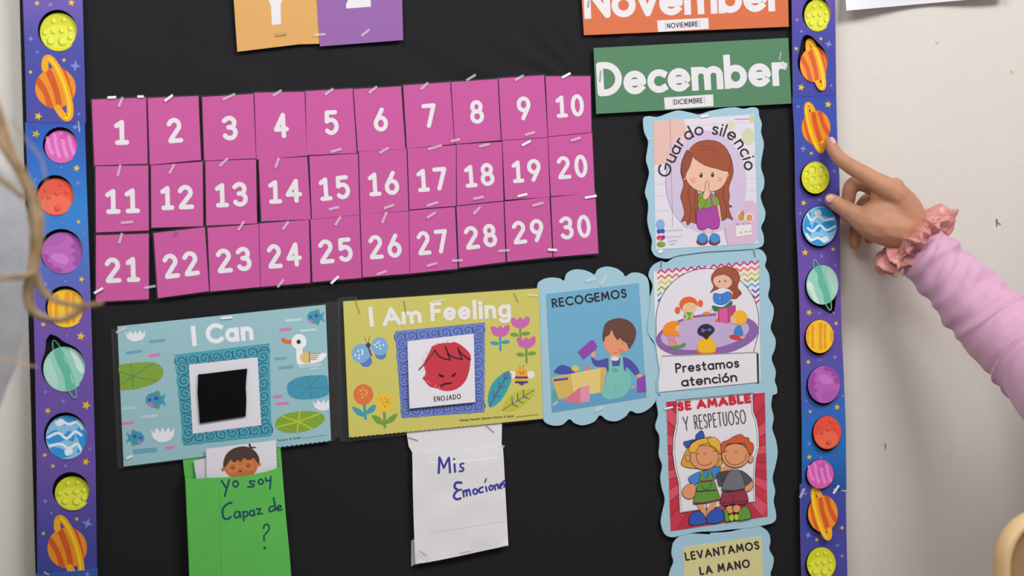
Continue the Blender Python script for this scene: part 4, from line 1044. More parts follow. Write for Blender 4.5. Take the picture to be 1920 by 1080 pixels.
# ================================================================== BORDER STRIPS
YEL = (232, 196, 30); LBL = (128, 140, 210)
def star(A, x, y, r, c, n=5, rot=-90, k=.42):
    A.poly(c, [(x + (r if i % 2 == 0 else r * k) * math.cos(math.radians(rot + i * 180 / n)), y + (r if i % 2 == 0 else r * k) * math.sin(math.radians(rot + i * 180 / n))) for i in range(2 * n)], raw=True)
def planet(kind, cx, cy, rx, ry, t, dtop, dbot, flip=False, cut=True):
    dd = (lambda x, y: dtop + (dbot - dtop) * max(0 if dtop > 0 and dbot - dtop > .0076 else -.12, min(1.6, (y - cy + ry) / (2 * ry))))
    A = Art((cx, cy, 1), dd, 1)
    f = -1 if flip else 1
    def E(c, x, y, a, b=None, rot=0): A.ell(c, x * rx * f, y * ry * f, a * rx, (b if b is not None else a) * ry, rot)
    def Bl(c, pts, n=4): A.blob(c, [(x * rx * f, y * ry * f) for x, y in pts], n=n)
    m = {'moon': (202, 204, 30), 'saturn': (232, 142, 36), 'pink': (206, 88, 168), 'red': (222, 76, 52), 'purple': (178, 92, 178), 'sun': (238, 190, 34), 'mint': (146, 204, 186), 'earth': (134, 192, 226)}[kind]
    E(m, 0, 0, 1)
    if kind == 'moon':
        E((216,218,60), .0, .25, .86, .62)
        for (x, y, a) in ((-.3,-.55,.13),(.25,-.6,.12),(.6,-.15,.13),(-.75,.05,.14),(-.3,.0,.13),(.15,-.05,.15),(.6,.3,.14),(-.45,.5,.2),(.2,.5,.24)):
            E((168,172,24), x, y, a, a); E((224,226,70), x + .05, y - .05, a * .85, a * .8)
    if kind == 'saturn':
        for s in (((-.95,-.25),(-.8,-.5),(-.45,.0),(-.25,.5),(-.1,.97),(-.4,.9),(-.6,.3)), ((-.5,-.85),(-.25,-.95),(.05,-.3),(.25,.4),(.3,.95),(.08,1.0),(-.1,.2)), ((.25,-.95),(.5,-.82),(.72,-.2),(.86,.45),(.7,.65),(.6,.1))): Bl((206,88,34), s)
        # ring: a tilted band, in front on one side
        ang = math.radians(72); a_, b_ = 1.55 * (rx + ry) / 2, 0.40 * rx
        cxr, cyr = .10 * rx * f, 0.0
        def rg(k, s): 
            e, g = a_ * s * math.cos(k), b_ * (s if s > 1 else s * .92) * math.sin(k)
            x = e * math.cos(ang) - g * math.sin(ang); y = e * math.sin(ang) + g * math.cos(ang)
            return (cxr + x * rx / ry * 1.05, cyr + y)
        lo = -2.9 if not flip else 0.25; hi = .25 if not flip else 3.4
        fr_ = [rg(lo + (hi - lo) * i / 24, 1.0) for i in range(25)]
        wr = rx * .34
        allr = [rg(2 * math.pi * i / 48, 1.0) for i in range(49)]
        # back half, only where it clears the globe
        run = []
        for p in allr:
            if (p[0] / rx) ** 2 + (p[1] / ry) ** 2 > 0.96: run.append(p)
            else:
                if len(run) > 1: A.line((238,168,30), wr, *run)
                run = []
        if len(run) > 1: A.line((238,168,30), wr, *run)
        A.line((238,168,30), wr, *fr_); A.line((250,214,40), wr * .26, *[(x - .02 * rx, y) for x, y in fr_])
    if kind == 'pink':
        for x in (-.72, -.3, .15, .6):
            yy = math.sqrt(max(0, 1 - x * x)) * .93
            Bl((218,128,196), [(x - .22, -yy * .9), (x - .02, -yy * .8), (x + .1, 0), (x + .3, yy * .6), (x + .12, yy * .75), (x - .08, .1)])
        E((190,60,150), .1, -.62, .16, .17); E((206,88,168), .1, -.62, .08, .09)
    if kind == 'red':
        E((228,100,72), 0, .4, .82, .52)
        for (x, y, a) in ((.25,-.65,.14),(.6,-.25,.14),(.05,-.15,.13),(-.4,.05,.12),(.1,.62,.2),(-.6,-.35,.1)): E((190,50,44), x, y, a, a * .8); E((226,86,60), x + .05, y - .06, a * .85, a * .7)
    if kind == 'purple':
        Bl((150,70,156), [(-.98,.05),(-.70,.10),(-.62,.25),(-.74,.40),(-.50,.50),(-.42,.68),(-.15,.70),(.02,.84),(-.12,.98),(-.5,.85),(-.82,.55)], 3); Bl((150,70,156), [(.30,-.94),(.62,-.78),(.88,-.45),(.98,0),(.88,.42),(.66,.66),(.46,.50),(.62,.28),(.44,.05),(.66,-.12),(.36,-.30),(.56,-.52)], 3)
        Bl((190,116,194), [(-.60,.15),(-.30,.02),(.10,.08),(.30,.30),(.20,.55),(-.10,.52),(-.35,.40)], 3); Bl((164,88,172), [(-.70,-.65),(-.3,-.9),(.15,-.8),(.05,-.5),(-.25,-.35),(-.6,-.3),(-.85,-.35)], 3)
    if kind == 'sun':
        for x, w_ in ((-.85,.1),(-.5,.12),(.08,.14),(.4,.1),(.9,.12)):
            yy = math.sqrt(max(0, 1 - x * x)) * .95; Bl((226,152,40), [(x - w_, -yy * .8), (x + w_, -yy * .8), (x + w_ * .5, 0), (x + w_ * .9 if x < .8 else x, yy * .8), (x - w_ * .8, yy * .8), (x - w_, .1)])
    if kind == 'mint':
        Bl((96,178,156), [(-.5,-.78),(-.15,-.92),(.0,-.4),(.25,0),(.3,.5),(.5,.8),(.1,.95),(.0,.5),(-.1,.2),(-.3,-.2)]); Bl((200,226,216), [(.2,-.95),(.5,-.8),(.75,-.4),(.95,-.1),(.9,.2),(.6,0),(.45,-.4)])
        Bl((172,214,200), [(-.95,-.2),(-.7,-.5),(-.5,0),(-.3,.5),(-.4,.85),(-.8,.5)])
        tip = (-.52, -1.30); L = math.hypot(*tip); ux, uy = tip[0] / L, tip[1] / L; vx, vy = -uy, ux; pr = []
        for i in range(49):
            k = 2 * math.pi * i / 48; e, g = 1.38 * math.cos(k), .24 * math.sin(k)
            pr.append(((e * ux + g * vx) * rx, (e * uy + g * vy) * ry, k))
        run = []
        for (x, y, k) in pr:
            hidden = (x / rx) ** 2 + (y / ry) ** 2 < 0.95 and math.pi < k < 2 * math.pi
            if hidden:
                if len(run) > 1: A.line((92,182,158), 1.9, *run)
                run = []
            else: run.append((x, y))
        if len(run) > 1: A.line((92,182,158), 1.9, *run)
    if kind == 'earth':
        for pts in (((-.95,-.1),(-.5,-.35),(-.2,-.1),(.1,-.3),(.4,-.1),(.3,.2),(.0,.1),(-.4,.25),(-.9,.25)), ((-.5,-.85),(.1,-.98),(.5,-.8),(.1,-.6),(-.3,-.55)), ((.6,-.5),(.95,-.1),(.8,.5),(.5,.7),(.6,.2),(.45,-.1)), ((-.8,.45),(-.3,.5),(.2,.8),(-.2,.95),(-.6,.8))): Bl((40,146,214), pts)
        for pts in (((-.9,.0),(-.4,-.2),(0,.05),(.4,-.25),(.7,-.1)), ((-.8,.4),(-.3,.3),(.1,.5),(.5,.3),(.7,.6)), ((-.3,-.8),(.1,-.6),(.5,-.7),(.75,-.4))): A.line((222,234,240), rx * .13, *[(x * rx * f, y * ry * f) for x, y in pts], smooth=True)
        Bl((222,234,240), [(-.55,-.7),(-.25,-.85),(-.05,-.65),(-.4,-.5)]); Bl((222,234,240), [(-.1,.6),(.2,.5),(.3,.7),(0,.85)])
    return A.done('planet', t)
RIMW = mat((190, 180, 200))
def strip(label, outline, stops, planets, yel, blu, d, side):
    cc = ctr(outline)
    t = thing('border_strip', label, 'border', P(cc[0], cc[1], d - 0.0006), 'planet border strips')
    holes = []
    for p in planets:
        kind, cx, cy, rx, ry, mode = p[:6]
        if mode == 'print': continue
        ox, oy = {'in': (-3, -4.5), 'out': (-2, 2.5), 'deep': (-4, -7)}[mode]
        gap = 1.5
        hp = ell_pts(cx + ox * .8, cy + oy * .8, rx + gap, ry + gap + .8, n=32)
        if kind in ('mint',) and mode != 'print':
            # the ring's tips are cut out too: bulge the hole towards both tips
            tip = [(-.62, -1.35), (.62, 1.35)]
            q = []
            for (x, y) in hp:
                a = math.atan2(y - cy, x - cx); b = 0
                for (tx, ty) in (tip[:1] if mode == 'in' else tip[1:]):
                    da = abs((a - math.atan2(ty * ry, tx * rx) + math.pi) % (2 * math.pi) - math.pi)
                    b = max(b, math.exp(-(da / .28) ** 2))
                q.append((cx + (x - cx) * (1 + .48 * b), cy + (y - cy) * (1 + .48 * b)))
            hp = q
        if kind == 'saturn' and mode == 'deep':
            q = []
            for (x, y) in hp:
                a = math.atan2(y - cy, x - cx); b = 0
                for (tx, ty) in (((-.45, -1.5), (.7, 1.45)) if mode == 'deep' else ((-.5, -1.4), (.6, 1.45))):
                    da = abs((a - math.atan2(ty, tx) + math.pi) % (2 * math.pi) - math.pi); b = max(b, math.exp(-(da / .33) ** 2))
                q.append((cx + (x - cx) * (1 + .42 * b), cy + (y - cy) * (1 + .42 * b)))
            hp = q
        holes.append(hp)
    slab('printed_strip', outline, d, 0.0006, ramp_print('border_print', stops), t, holes, edge=RIMW)
    for p in planets:
        kind, cx, cy, rx, ry, mode = p[:6]; flip = len(p) > 6 and p[6]
        if mode == 'in': planet(kind, cx, cy, rx, ry, t, d - 0.0062, d + 0.0012, flip)
        elif mode == 'deep': planet(kind, cx, cy, rx, ry, t, d - 0.0072, d + 0.0022, flip)
        elif mode == 'out': planet(kind, cx, cy, rx, ry, t, d + 0.0006, d + 0.0085, flip)
        else: planet(kind, cx, cy, rx, ry, t, d + .0002, d + .0002, flip)
    A = Art((0, 0, 1), d, 1)
    xs = [p[0] for p in outline]
    for (x, y, r) in yel: star(A, x, y, r, YEL, 5, -90 + (x * 7) % 30); A.done('printed_star', t)
    for (x, y, r) in blu: star(A, x, y, r, LBL, 5 if r < 6 else 4, -90 + (x * 5) % 20, .36); A.done('printed_star', t)
    return t
def c1_(L, ox, oy, s=3.6): return [(ox + x / s, oy + y / s, r) for x, y, r in L]
# left, top piece
PU = (112, 84, 172); IN = (70, 72, 162); BLU = (42, 96, 186)
s1 = strip('purple planet border strip at top left, with a yellow moon above an orange ringed planet',
    [(38,-70),(153,-70),(155,0),(158,110),(161,231),(50,229),(47,115),(43,0)],
    [(0, (72,72,160)), (.3, (66,72,160)), (.5, (72,74,164)), (.72, (104,84,172)), (1, (116,82,170))],
    [('moon',110,60,35,36,'in'),('saturn',104,165,38,38,'print')],
    c1_([(250,22,5.5),(482,18,7),(432,406,4.5),(206,486,4.5),(258,785,8)],0,0), c1_([(340,30,5.5),(208,262,6),(252,350,4),(508,445,11),(532,770,4)],0,0), 0.0312, 'L')
s2 = strip('long blue to purple planet border strip down the left side of the board',
    [(47,229),(159,231),(162,330),(168,500),(174,690),(179,860),(182,1068),(70,1074),(69,900),(66,700),(61,500),(52,330)],
    [(0, (58,66,152)), (.08, (66,70,154)), (.22, (104,80,168)), (.45, (110,80,168)), (.58, (112,84,172)), (.68, (78,110,190)), (.8, (46,128,206)), (.92, (42,104,192)), (1, (40,84,176))],
    [('pink',115,275,31,31,'in'),('red',105,369,34,35,'in'),('purple',117,474,39,39,'in'),('sun',124,578,35,36,'in'),('mint',121,692,40,42,'in'),('earth',125,820,39,41,'in'),('moon',136,925,33,32,'deep'),('saturn',126,1027,37,38,'print')],
    c1_([(242,905-792,8),(517,343,7),(530,705,4.5)],0,220) + c1_([(550,85,6),(292,390,5.5),(545,470,8.5),(323,972,6.5),(582,935,9)],0,500) + c1_([(302,264,5),(357,338,5),(580,310,7.5),(518,695,4.5),(293,793,4.5)],0,780),
    c1_([(508,66,6.5),(413,337,3.5),(528,445,5.6),(240,420,4),(420,712,3.2),(567,782,3.2)],0,220) + c1_([(308,118,5.8),(440,98,3.5),(452,465,3),(306,846,4.5),(427,910,5)],0,500) + c1_([(607,222,5),(443,336,5),(306,575,6),(345,658,3.8),(590,725,11)],0,780), 0.0306, 'L')
s3 = strip('blue planet border strip starting at the bottom left corner', [(67,1076),(183,1067),(184,1200),(190,1330),(72,1330),(70,1200)],
    [(0, (60,110,190)), (1, (38,86,176))], [('pink',130,1125,32,32,'in')], [], [(164,1077,6)], 0.0312, 'L')
r1 = strip('purple planet border strip at top right, with a yellow moon above an orange ringed planet',
    [(1482,-70),(1564,-70),(1566,0),(1568,178),(1487,182),(1486,90),(1485,0)], [(0, (66,72,160)), (.45, (70,72,162)), (.72, (98,76,168)), (1, (106,80,170))],
    [('moon',1533,29,25,30,'in'),('saturn',1527,121,27,33,'deep')], c1_([(285,262,4),(118,328,4.5),(152,590,7)],1460,0), c1_([(124,133,4.5),(154,212,4),(338,297,8),(356,577,3.5)],1460,0), 0.0306, 'R')
r2 = strip('long blue and purple planet border strip down the right side, touched by the pointing finger',
    [(1486,182),(1568,178),(1570,260),(1574,330),(1575,420),(1575,500),(1578,620),(1582,700),(1586,800),(1587,919),(1504,912),(1504,800),(1502,700),(1499,560),(1496,480),(1492,400),(1491,320),(1490,250)],
    [(0, (30,80,156)), (.12, (36,112,190)), (.22, (52,104,188)), (.35, (92,78,166)), (.55, (112,80,168)), (.68, (94,78,168)), (.8, (72,72,160)), (.92, (58,80,174)), (1, (56,76,170))],
    [('saturn',1530,239,27,32,'print',True),('moon',1529,333,26,30,'out',True),('earth',1537,424,32,37,'out',True),('mint',1542,534,30,37,'out',True),('sun',1537,631,26,31,'out'),('purple',1545,721,30,35,'out',True),('red',1551,811,26,31,'out'),('pink',1538,889,25,27,'out')],
    c1_([(334,705,7)],1460,0) + c1_([(220,315,4),(168,650,6),(178,985,7),(368,962,4.5)],1460,200) + c1_([(205,382,6.5),(388,455,4.5),(200,715,5),(395,1020,6),(213,1050,4)],1460,480) + c1_([(207,277,5.5)],1460,780),
    c1_([(132,720,4)],1460,0) + c1_([(165,283,7),(277,630,4),(146,722,4),(290,1010,5),(375,435,4)],1460,200) + c1_([(383,62,4),(275,385,3.5),(282,703,3),(380,683,6.2),(433,945,4),(187,980,3.5)],1460,480) + c1_([(205,188,5),(285,278,3.5)],1460,780), 0.0300, 'R')
r3 = strip('indigo planet border strip at bottom right, with an orange ringed planet above a yellow moon',
    [(1500,907),(1586,922),(1587,1000),(1589,1080),(1592,1330),(1508,1330),(1503,1080),(1501,1000)],
    [(0, (110,80,168)), (.4, (92,76,164)), (.6, (76,70,156)), (.85, (66,72,162)), (1, (62,74,164))],
    [('saturn',1543,963,28,34,'out',True),('moon',1540,1057,27,31,'out')], c1_([(383,500,5),(428,755,4.5),(258,835,4.5)],1460,780), c1_([(180,525,4),(200,805,7),(397,873,4),(428,945,5)],1460,780), 0.0318, 'R')
for tt, s_ in ((s2, (64,232,68,262,WIRE,1.2)), (s2, (147,228,149,248,TABS,2.6)), (s2, (82,1072,92,1078,TABS,3)), (r3, (1500,934,1508,916,TABS,5)), (r3, (1562,926,1573,910,SHINE,4)), (s2, (1561+0,584,1566,590,TABS,1)) ):
    staple(tt, *s_[:4], 0.0322, s_[4], s_[5])

# ================================================================== PAPER ON THE WALL
t = thing('paper_sheet', 'white sheet of paper curling off the cream wall at top right', 'paper', P(1720, -60, 0.0))
def pdp(u, v): return 0.0025 + 0.022 * (v ** 3) * (0.30 + 0.70 * math.exp(-(u / .22) ** 2) + .35 * u * u) + 0.003 * math.sin(u * 9) * v * v
grid_sheet('sheet', t, [(1568,-260),(1905,-292),(1886,-7),(1587,20)], 30, 24, pdp, mat((224, 224, 232), 0.5))

# ================================================================== FIGURES
def ico(sub=2):
    bm = bmesh.new(); bmesh.ops.create_icosphere(bm, subdivisions=sub, radius=1)
    v = [x.co.copy() for x in bm.verts]; f = [tuple(y.index for y in x.verts) for x in bm.faces]; bm.free(); return v, f
ICO = ico(2)
class Flesh:
    """chains of overlapping balls fused into one skin"""
    def __init__(s): s.V = []; s.F = []
    def ball(s, p, r, sc=(1, 1, 1), R=None):
        b = len(s.V)
        for v in ICO[0]:
            q = Vector((v.x * r * sc[0], v.y * r * sc[1], v.z * r * sc[2]))
            if R is not None: q = R @ q
            s.V.append(p + q)
        s.F += [tuple(b + i for i in f) for f in ICO[1]]
    def chain(s, nodes, smooth=True, step=0.22):
        """nodes: (Vector, radius)"""
        a = [(n[0].x, n[0].y, n[0].z, n[1]) for n in nodes]
        if smooth and len(a) > 2: a = cat_rom(a, False, 5)
        for i in range(len(a) - 1):
            p, q = a[i], a[i + 1]; L = math.dist(p[:3], q[:3]); n = max(1, int(L / (step * max(0.004, min(p[3], q[3])))))
            for j in range(n): e = lerp(p, q, j / n); s.ball(Vector(e[:3]), e[3])
        s.ball(Vector(a[-1][:3]), a[-1][3])
    def build(s, name, material, parent, voxel, smooth=6, disp=None):
        me = bpy.data.meshes.new('tmp'); me.from_pydata([tuple(v) for v in s.V], [], s.F)
        o = bpy.data.objects.new('tmp', me); COL.objects.link(o)
        m = o.modifiers.new('r', 'REMESH'); m.mode = 'VOXEL'; m.voxel_size = voxel
        m = o.modifiers.new('s', 'SMOOTH'); m.factor = 0.5; m.iterations = smooth
        dg = bpy.context.evaluated_depsgraph_get(); dg.update()
        e = bpy.data.meshes.new_from_object(o.evaluated_get(dg))
        V = [v.co.copy() for v in e.vertices]; N = [v.normal.copy() for v in e.vertices]; Fc = [tuple(p.vertices) for p in e.polygons]
        bpy.data.objects.remove(o); bpy.data.meshes.remove(me); bpy.data.meshes.remove(e)
        if disp: V = [v + n * disp(v) for v, n in zip(V, N)]
        return link_mesh(name, V, Fc, [material], parent, smooth=True)
def R_(px, py, d, rp): return (P(px, py, d), rp * pxm(px, py, d))

def tube(nodes, ring=16, disp=None, caps=True, n=8):
    a = cat_rom([(p.x, p.y, p.z, r) for p, r in nodes], False, n)
    V = []; Fc = []; up = None; dist = 0; prev = None
    for i, q in enumerate(a):
        p = Vector(q[:3]); t0 = Vector(a[max(0, i - 1)][:3]); t1 = Vector(a[min(len(a) - 1, i + 1)][:3]); t = (t1 - t0).normalized()
        if up is None: up = t.orthogonal().normalized() if abs(t.y) > .9 else (Vector((0, 1, 0)) - t * t.y).normalized()
        up = (up - t * up.dot(t)).normalized(); w = t.cross(up)
        if prev is not None: dist += (p - prev).length
        prev = p
        for j in range(ring):
            an = 2 * math.pi * j / ring; r = q[3]
            if disp: r += disp(dist, an)
            V.append(p + (up * math.cos(an) + w * math.sin(an)) * r)
    m = len(a)
    for i in range(m - 1):
        for j in range(ring): k = (j + 1) % ring; Fc.append((i * ring + j, i * ring + k, (i + 1) * ring + k, (i + 1) * ring + j))
    if caps: Fc.append(tuple(reversed(range(ring)))); Fc.append(tuple(range((m - 1) * ring, m * ring)))
    return V, Fc

def head(body, c, fwd, R, skin_chain=None):
    """a head of half-height R whose face looks along fwd"""
    fwd = Vector(fwd).normalized(); side = fwd.cross(Vector((0, 0, 1))).normalized(); up = side.cross(fwd)
    M = Matrix((side, fwd, up)).transposed()
    at_ = lambda x, y, z: c + M @ Vector((x * R, y * R, z * R))
    body.ball(at_(0, -.08, .18), R, (.70, .80, .78), M); body.ball(at_(0, .18, -.25), R, (.56, .56, .62), M)
    body.ball(at_(0, .34, -.62), R, (.32, .28, .24), M)
    body.chain([(at_(0, .66, .06), R * .07), (at_(0, .80, -.14), R * .09), (at_(0, .86, -.24), R * .12)])
    for s in (-1, 1):
        body.ball(at_(s * .10, .78, -.27), R * .085); body.ball(at_(s * .68, -.05, -.05), R, (.06, .15, .22), M); body.ball(at_(s * .30, .50, -.18), R * .26)
        body.chain([(at_(s * .16, .68, .18), R * .07), (at_(s * .42, .60, .18), R * .06)])
    body.chain([(at_(-.18, .70, -.47), R * .05), (at_(0, .76, -.46), R * .065), (at_(.18, .70, -.47), R * .05)]); body.chain([(at_(-.13, .69, -.56), R * .06), (at_(0, .74, -.57), R * .07), (at_(.13, .69, -.56), R * .06)])
    return at_, M
def eyes_mouth(par, at_, R, iris=(70, 50, 36)):
    for s in (-1, 1):
        F_ = Flesh(); F_.ball(at_(s * .29, .60, .04), R * .125)
        link_mesh('eye', F_.V, F_.F, [mat((236, 234, 232), .15)], par, smooth=True)
        F_ = Flesh(); F_.ball(at_(s * .29, .70, .04), R * .05); link_mesh('iris', F_.V, F_.F, [mat(iris, .1)], par, smooth=True)
        V, Fc = tube([(at_(s * .14, .72, .24), R * .02), (at_(s * .30, .70, .29), R * .03), (at_(s * .48, .58, .22), R * .015)], 8); link_mesh('eyebrow', V, Fc, [mat((60, 42, 34))], par, smooth=True)
    V, Fc = tube([(at_(-.20, .735, -.51), R * .02), (at_(0, .80, -.515), R * .03), (at_(.20, .735, -.51), R * .02)], 8); link_mesh('lips', V, Fc, [mat((176, 92, 86))], par, smooth=True)

# ------------------------------------------------------------------ the adult pointing at the border
skin = mottled('warm_skin', (184, 132, 102), (194, 142, 112), 30, 0.5, 0.25, 700, sub=0.15, spec=0.3)
wr = P(1713, 436, 0.095)
per = thing('person', 'adult in a pink long sleeve top pointing at the planet border with the right hand', 'person', (P(2330, 500, 0.42).x, -0.55, 0.0))
B = Flesh()
idx = [R_(1555.5, 265.5, .0425, 9.8), R_(1561, 279, .048, 12.2), R_(1571, 293, .058, 13.2), R_(1584, 304.5, .068, 14.2), R_(1600, 315, .080, 15.6), R_(1618, 325, .090, 16), R_(1640, 339, .100, 18), R_(1662, 352, .108, 21), R_(1682, 366, .110, 22)]
B.chain(idx)
B.ball(*R_(1679, 350, .110, 17)); B.ball(*R_(1692, 364, .108, 16))
thumb = [R_(1557, 374, .0510, 12), R_(1567, 380.5, .0545, 14.6), R_(1580, 388.5, .057, 16), R_(1595, 397, .066, 17.6), R_(1612, 408, .076, 22), R_(1632, 417, .086, 30), R_(1656, 422, .093, 38), R_(1684, 426, .096, 41)]
B.chain(thumb)
mid = [R_(1668, 364, .086, 18), R_(1640, 354, .070, 15.5), R_(1618, 345, .058, 14.5), R_(1603, 344, .050, 14.5), R_(1594, 354, .047, 14), R_(1591, 372, .045, 13.4), R_(1588, 392, .044, 12), R_(1584, 407, .043, 10)]
B.chain(mid)
ring = [R_(1672, 378, .066, 18), R_(1650, 372, .048, 15), R_(1634, 372, .036, 14), R_(1620, 382, .028, 13.4), R_(1612, 402, .024, 13), R_(1607, 425, .023, 12.6), R_(1604, 444, .022, 11.8), R_(1603, 457, .022, 10.8)]
B.chain(ring)
pink_ = [R_(1680, 400, .052, 15), R_(1660, 400, .034, 13), R_(1646, 406, .024, 11.6), R_(1637, 420, .018, 11), R_(1632, 436, .016, 10.4), R_(1630, 449, .016, 9.4)]
B.chain(pink_)
for nodes in ([R_(1680, 366, .106, 25), R_(1692, 384, .104, 30), R_(1702, 406, .102, 33), R_(1714, 428, .100, 32)],
              [R_(1668, 372, .096, 24), R_(1680, 396, .094, 38), R_(1694, 418, .094, 42), R_(1708, 438, .096, 39)],
              [R_(1676, 384, .074, 22), R_(1690, 404, .078, 28), R_(1706, 426, .084, 32), R_(1716, 440, .092, 34)],
              [R_(1680, 398, .062, 18), R_(1696, 416, .070, 24), R_(1710, 432, .082, 30)],
              [R_(1634, 405, .088, 25), R_(1656, 398, .092, 33), R_(1680, 392, .096, 34)],
              [R_(1646, 362, .094, 14), R_(1652, 374, .094, 20), R_(1664, 384, .094, 28)]): B.chain(nodes)
E = P(2030, 760, 0.34); SH = E + Vector((0.20, -0.06, 0.21))
B.chain([R_(1704, 428, .095, 34), R_(1722, 446, .098, 33), R_(1745, 470, .104, 34), R_(1800, 530, .135, 42), R_(1880, 615, .19, 50), (E, 0.040), (E + Vector((.03, -.01, .03)), 0.044), (SH, 0.050)])
NK = SH + Vector((0.17, -0.03, 0.06)); HC = NK + Vector((-0.03, 0.02, 0.185))
B.chain([(SH, .05), (SH + Vector((.08, -.015, .02)), .055), (NK, .055), (NK + Vector((-.01, .01, .08)), .05), (HC - Vector((0, 0, .06)), .05)])
at_, M_ = head(B, HC, (-0.85, 0.5, -0.12), 0.115)
B.build('body', skin, per, 0.0021, 5)
eyes_mouth(per, at_, 0.115)
# nails
def nail(p0, p1, w, d0, d1, lift, px, name='fingernail'):
    n = 8; V = []; Fc = []
    dx, dy = p1[0] - p0[0], p1[1] - p0[1]; L = math.hypot(dx, dy); nx, ny = -dy / L, dx / L
    for i in range(n + 1):
        u = i / n; ww = w * (math.sqrt(max(0.05, 1 - (2 * u - 1) ** 4)))
        for j in range(7):
            v = j / 3 - 1
            x = p0[0] + dx * u + nx * v * ww; y = p0[1] + dy * u + ny * v * ww
            V.append(P(x, y, d0 + (d1 - d0) * u + lift * (1 - v * v * .8) ))
    for i in range(n):
        for j in range(6): a = i * 7 + j; Fc.append((a, a + 1, a + 8, a + 7))
    return link_mesh(name, V, Fc, [mat((214, 172, 158), 0.25)], per, smooth=True)
nail((1549, 374.5), (1563.5, 371), 6.6, .0592, .0632, .0014, 0)
nail((1557, 257.5), (1566.5, 269.5), 4.2, .0475, .0545, .0014, 0)
# scrunchie
satin = mottled('dusty_pink_satin', (198, 128, 122), (208, 140, 134), 20, 0.34, 0.15, 60, spec=0.5, sheen=0.2)
def scrunchie():
    V = []; Fc = []; NU, NV = 420, 56
    axis = (P(1790, 520, .128) - P(1700, 420, .094)).normalized()
    c = P(1716, 446, .097); u_ = (P(1745, 395, .10) - P(1688, 500, .10)); u_ = (u_ - axis * u_.dot(axis)).normalized(); w_ = axis.cross(u_)
    s = pxm(1716, 446, .097)
    for i in range(NU):
        t = 2 * math.pi * i / NU
        rad = u_ * math.cos(t) * 46 * s + w_ * math.sin(t) * 40 * s
        rh = rad.normalized(); cen = c + rad + axis * s * (5 * math.sin(3 * t + .5) + 3.0 * math.sin(5 * t))
        big = 17 + 8 * max(0, math.cos(t - .1)) ** 3 + 9 * max(0, math.cos(t - math.pi)) ** 2
        for j in range(NV):
            f = 2 * math.pi * j / NV
            nn = noise.noise(Vector((2.6 * math.cos(t), 2.6 * math.sin(t), .8 * math.cos(f)))); n2 = noise.noise(Vector((5 * math.cos(t) + 9, 5 * math.sin(t), 1.6 * math.sin(f))))
            ridge = 1 - 2 * abs(math.sin(4.5 * t + 2.4 * nn + 1.3 * math.sin(f + 1)))
            ridge2 = 1 - 2 * abs(math.sin(8 * t - 1.4 * f / 2 * 0 + 3 * n2 + math.cos(f)))
            r = big * (1.02 + .34 * ridge + .20 * ridge2 * math.cos(f - .6) + .35 * nn)
            V.append(cen + (rh * math.cos(f) * 1.25 + axis * math.sin(f) * .82) * r * s)
    for i in range(NU):
        for j in range(NV):
            a, b = (i + 1) % NU, (j + 1) % NV; Fc.append((i * NV + j, i * NV + b, a * NV + b, a * NV + j))
    o = link_mesh('scrunchie', V, Fc, [satin], per, smooth=True); o['label'] = 'dusty pink satin scrunchie around the wrist'
scrunchie()
# sleeve
knit = mottled('pink_jersey', (205, 158, 186), (212, 166, 193), 60, 0.75, 0.15, 900, spec=0.2, sheen=0.3)
def slv(dist, an):
    u = dist / 0.40; v = 0.0
    k = max(0, 1 - dist / 0.20)
    for (ph, amp, fr, sl) in ((0, .0036, 150, 1.6), (1.3, .0026, 95, -1.1), (2.6, .0020, 210, .7)):
        w = math.sin(dist * fr + sl * math.sin(an + ph) * 2 + ph * 3); v += 1.35 * amp * (abs(w) ** .7 * (1 if w > 0 else -.6)) * (k ** .8 * .9 + .12) * (0.55 + .45 * math.sin(an * 2 + ph + dist * 20))
    for (d0, sl, am) in ((.150, .016, .0034), (.235, .020, .0040), (.262, .018, .0026)):
        q = (dist - d0 - sl * math.sin(an - .6)) / .0048; v += am * math.exp(-q * q) - am * .6 * math.exp(-((q + 2.2) / 1.3) ** 2)
    v += .0012 * noise.noise(Vector((dist * 30, math.cos(an) * 2, math.sin(an) * 2)))
    if dist < .006: v -= .003 * (1 - dist / .006)
    return v
nodes = [R_(1718, 456, .098, 42), R_(1733, 472, .102, 50), R_(1762, 503, .114, 53), R_(1797, 536, .132, 57), R_(1840, 582, .158, 65), R_(1887, 624, .188, 73), R_(1950, 680, .24, 80), (E, pxm(2030, 760, .34) * 86), (E + Vector((.06, -.02, .05)), .064), (SH, .078), (SH + Vector((.06, -.01, .01)), .085)]
V, Fc = tube(nodes, 120, slv, True, 26)
link_mesh('sleeve', V, Fc, [knit], per, smooth=True)
# rest of the top, trousers, shoes: she kneels beside the board
def wrk(v): return 0.003 * noise.noise(Vector(v) * 9) + 0.0016 * noise.noise(Vector((v.x * 25, v.y * 25, v.z * 60)))
Tq = Flesh(); ch = NK + Vector((0, -.01, -.16)); pv = Vector((NK.x + .04, NK.y - .06, 0.53))
for s in (-1, 1):
    off = Vector((.10 * s, -.05 * s, 0)); Tq.chain([(ch + off + Vector((0, 0, .08)), .075), (ch + off * .9, .10), (lerp3 := (ch + pv) / 2 + off * .55, .088), (pv + off * .8, .105)])
Tq.chain([(NK + Vector((0, -.01, -.08)), .075), ((ch + pv) / 2, .088), (pv + Vector((0, .0, .02)), .10)])
Tq.chain([(SH, .07), (NK + Vector((0, 0, -.05)), .068), (NK + (NK - SH) * .9 + Vector((0, 0, -.07)), .07)])
s2h = NK + (NK - SH) * Vector((1, 1, 0)).length * .72 + Vector((0, 0, -.09))
Tq.chain([(s2h, .065), (s2h + Vector((.05, -.02, -.26)), .052), (s2h + Vector((-.05, -.06, -.42)), .04)])
Tq.build('knitted_top', knit, per, 0.007, 6, wrk)
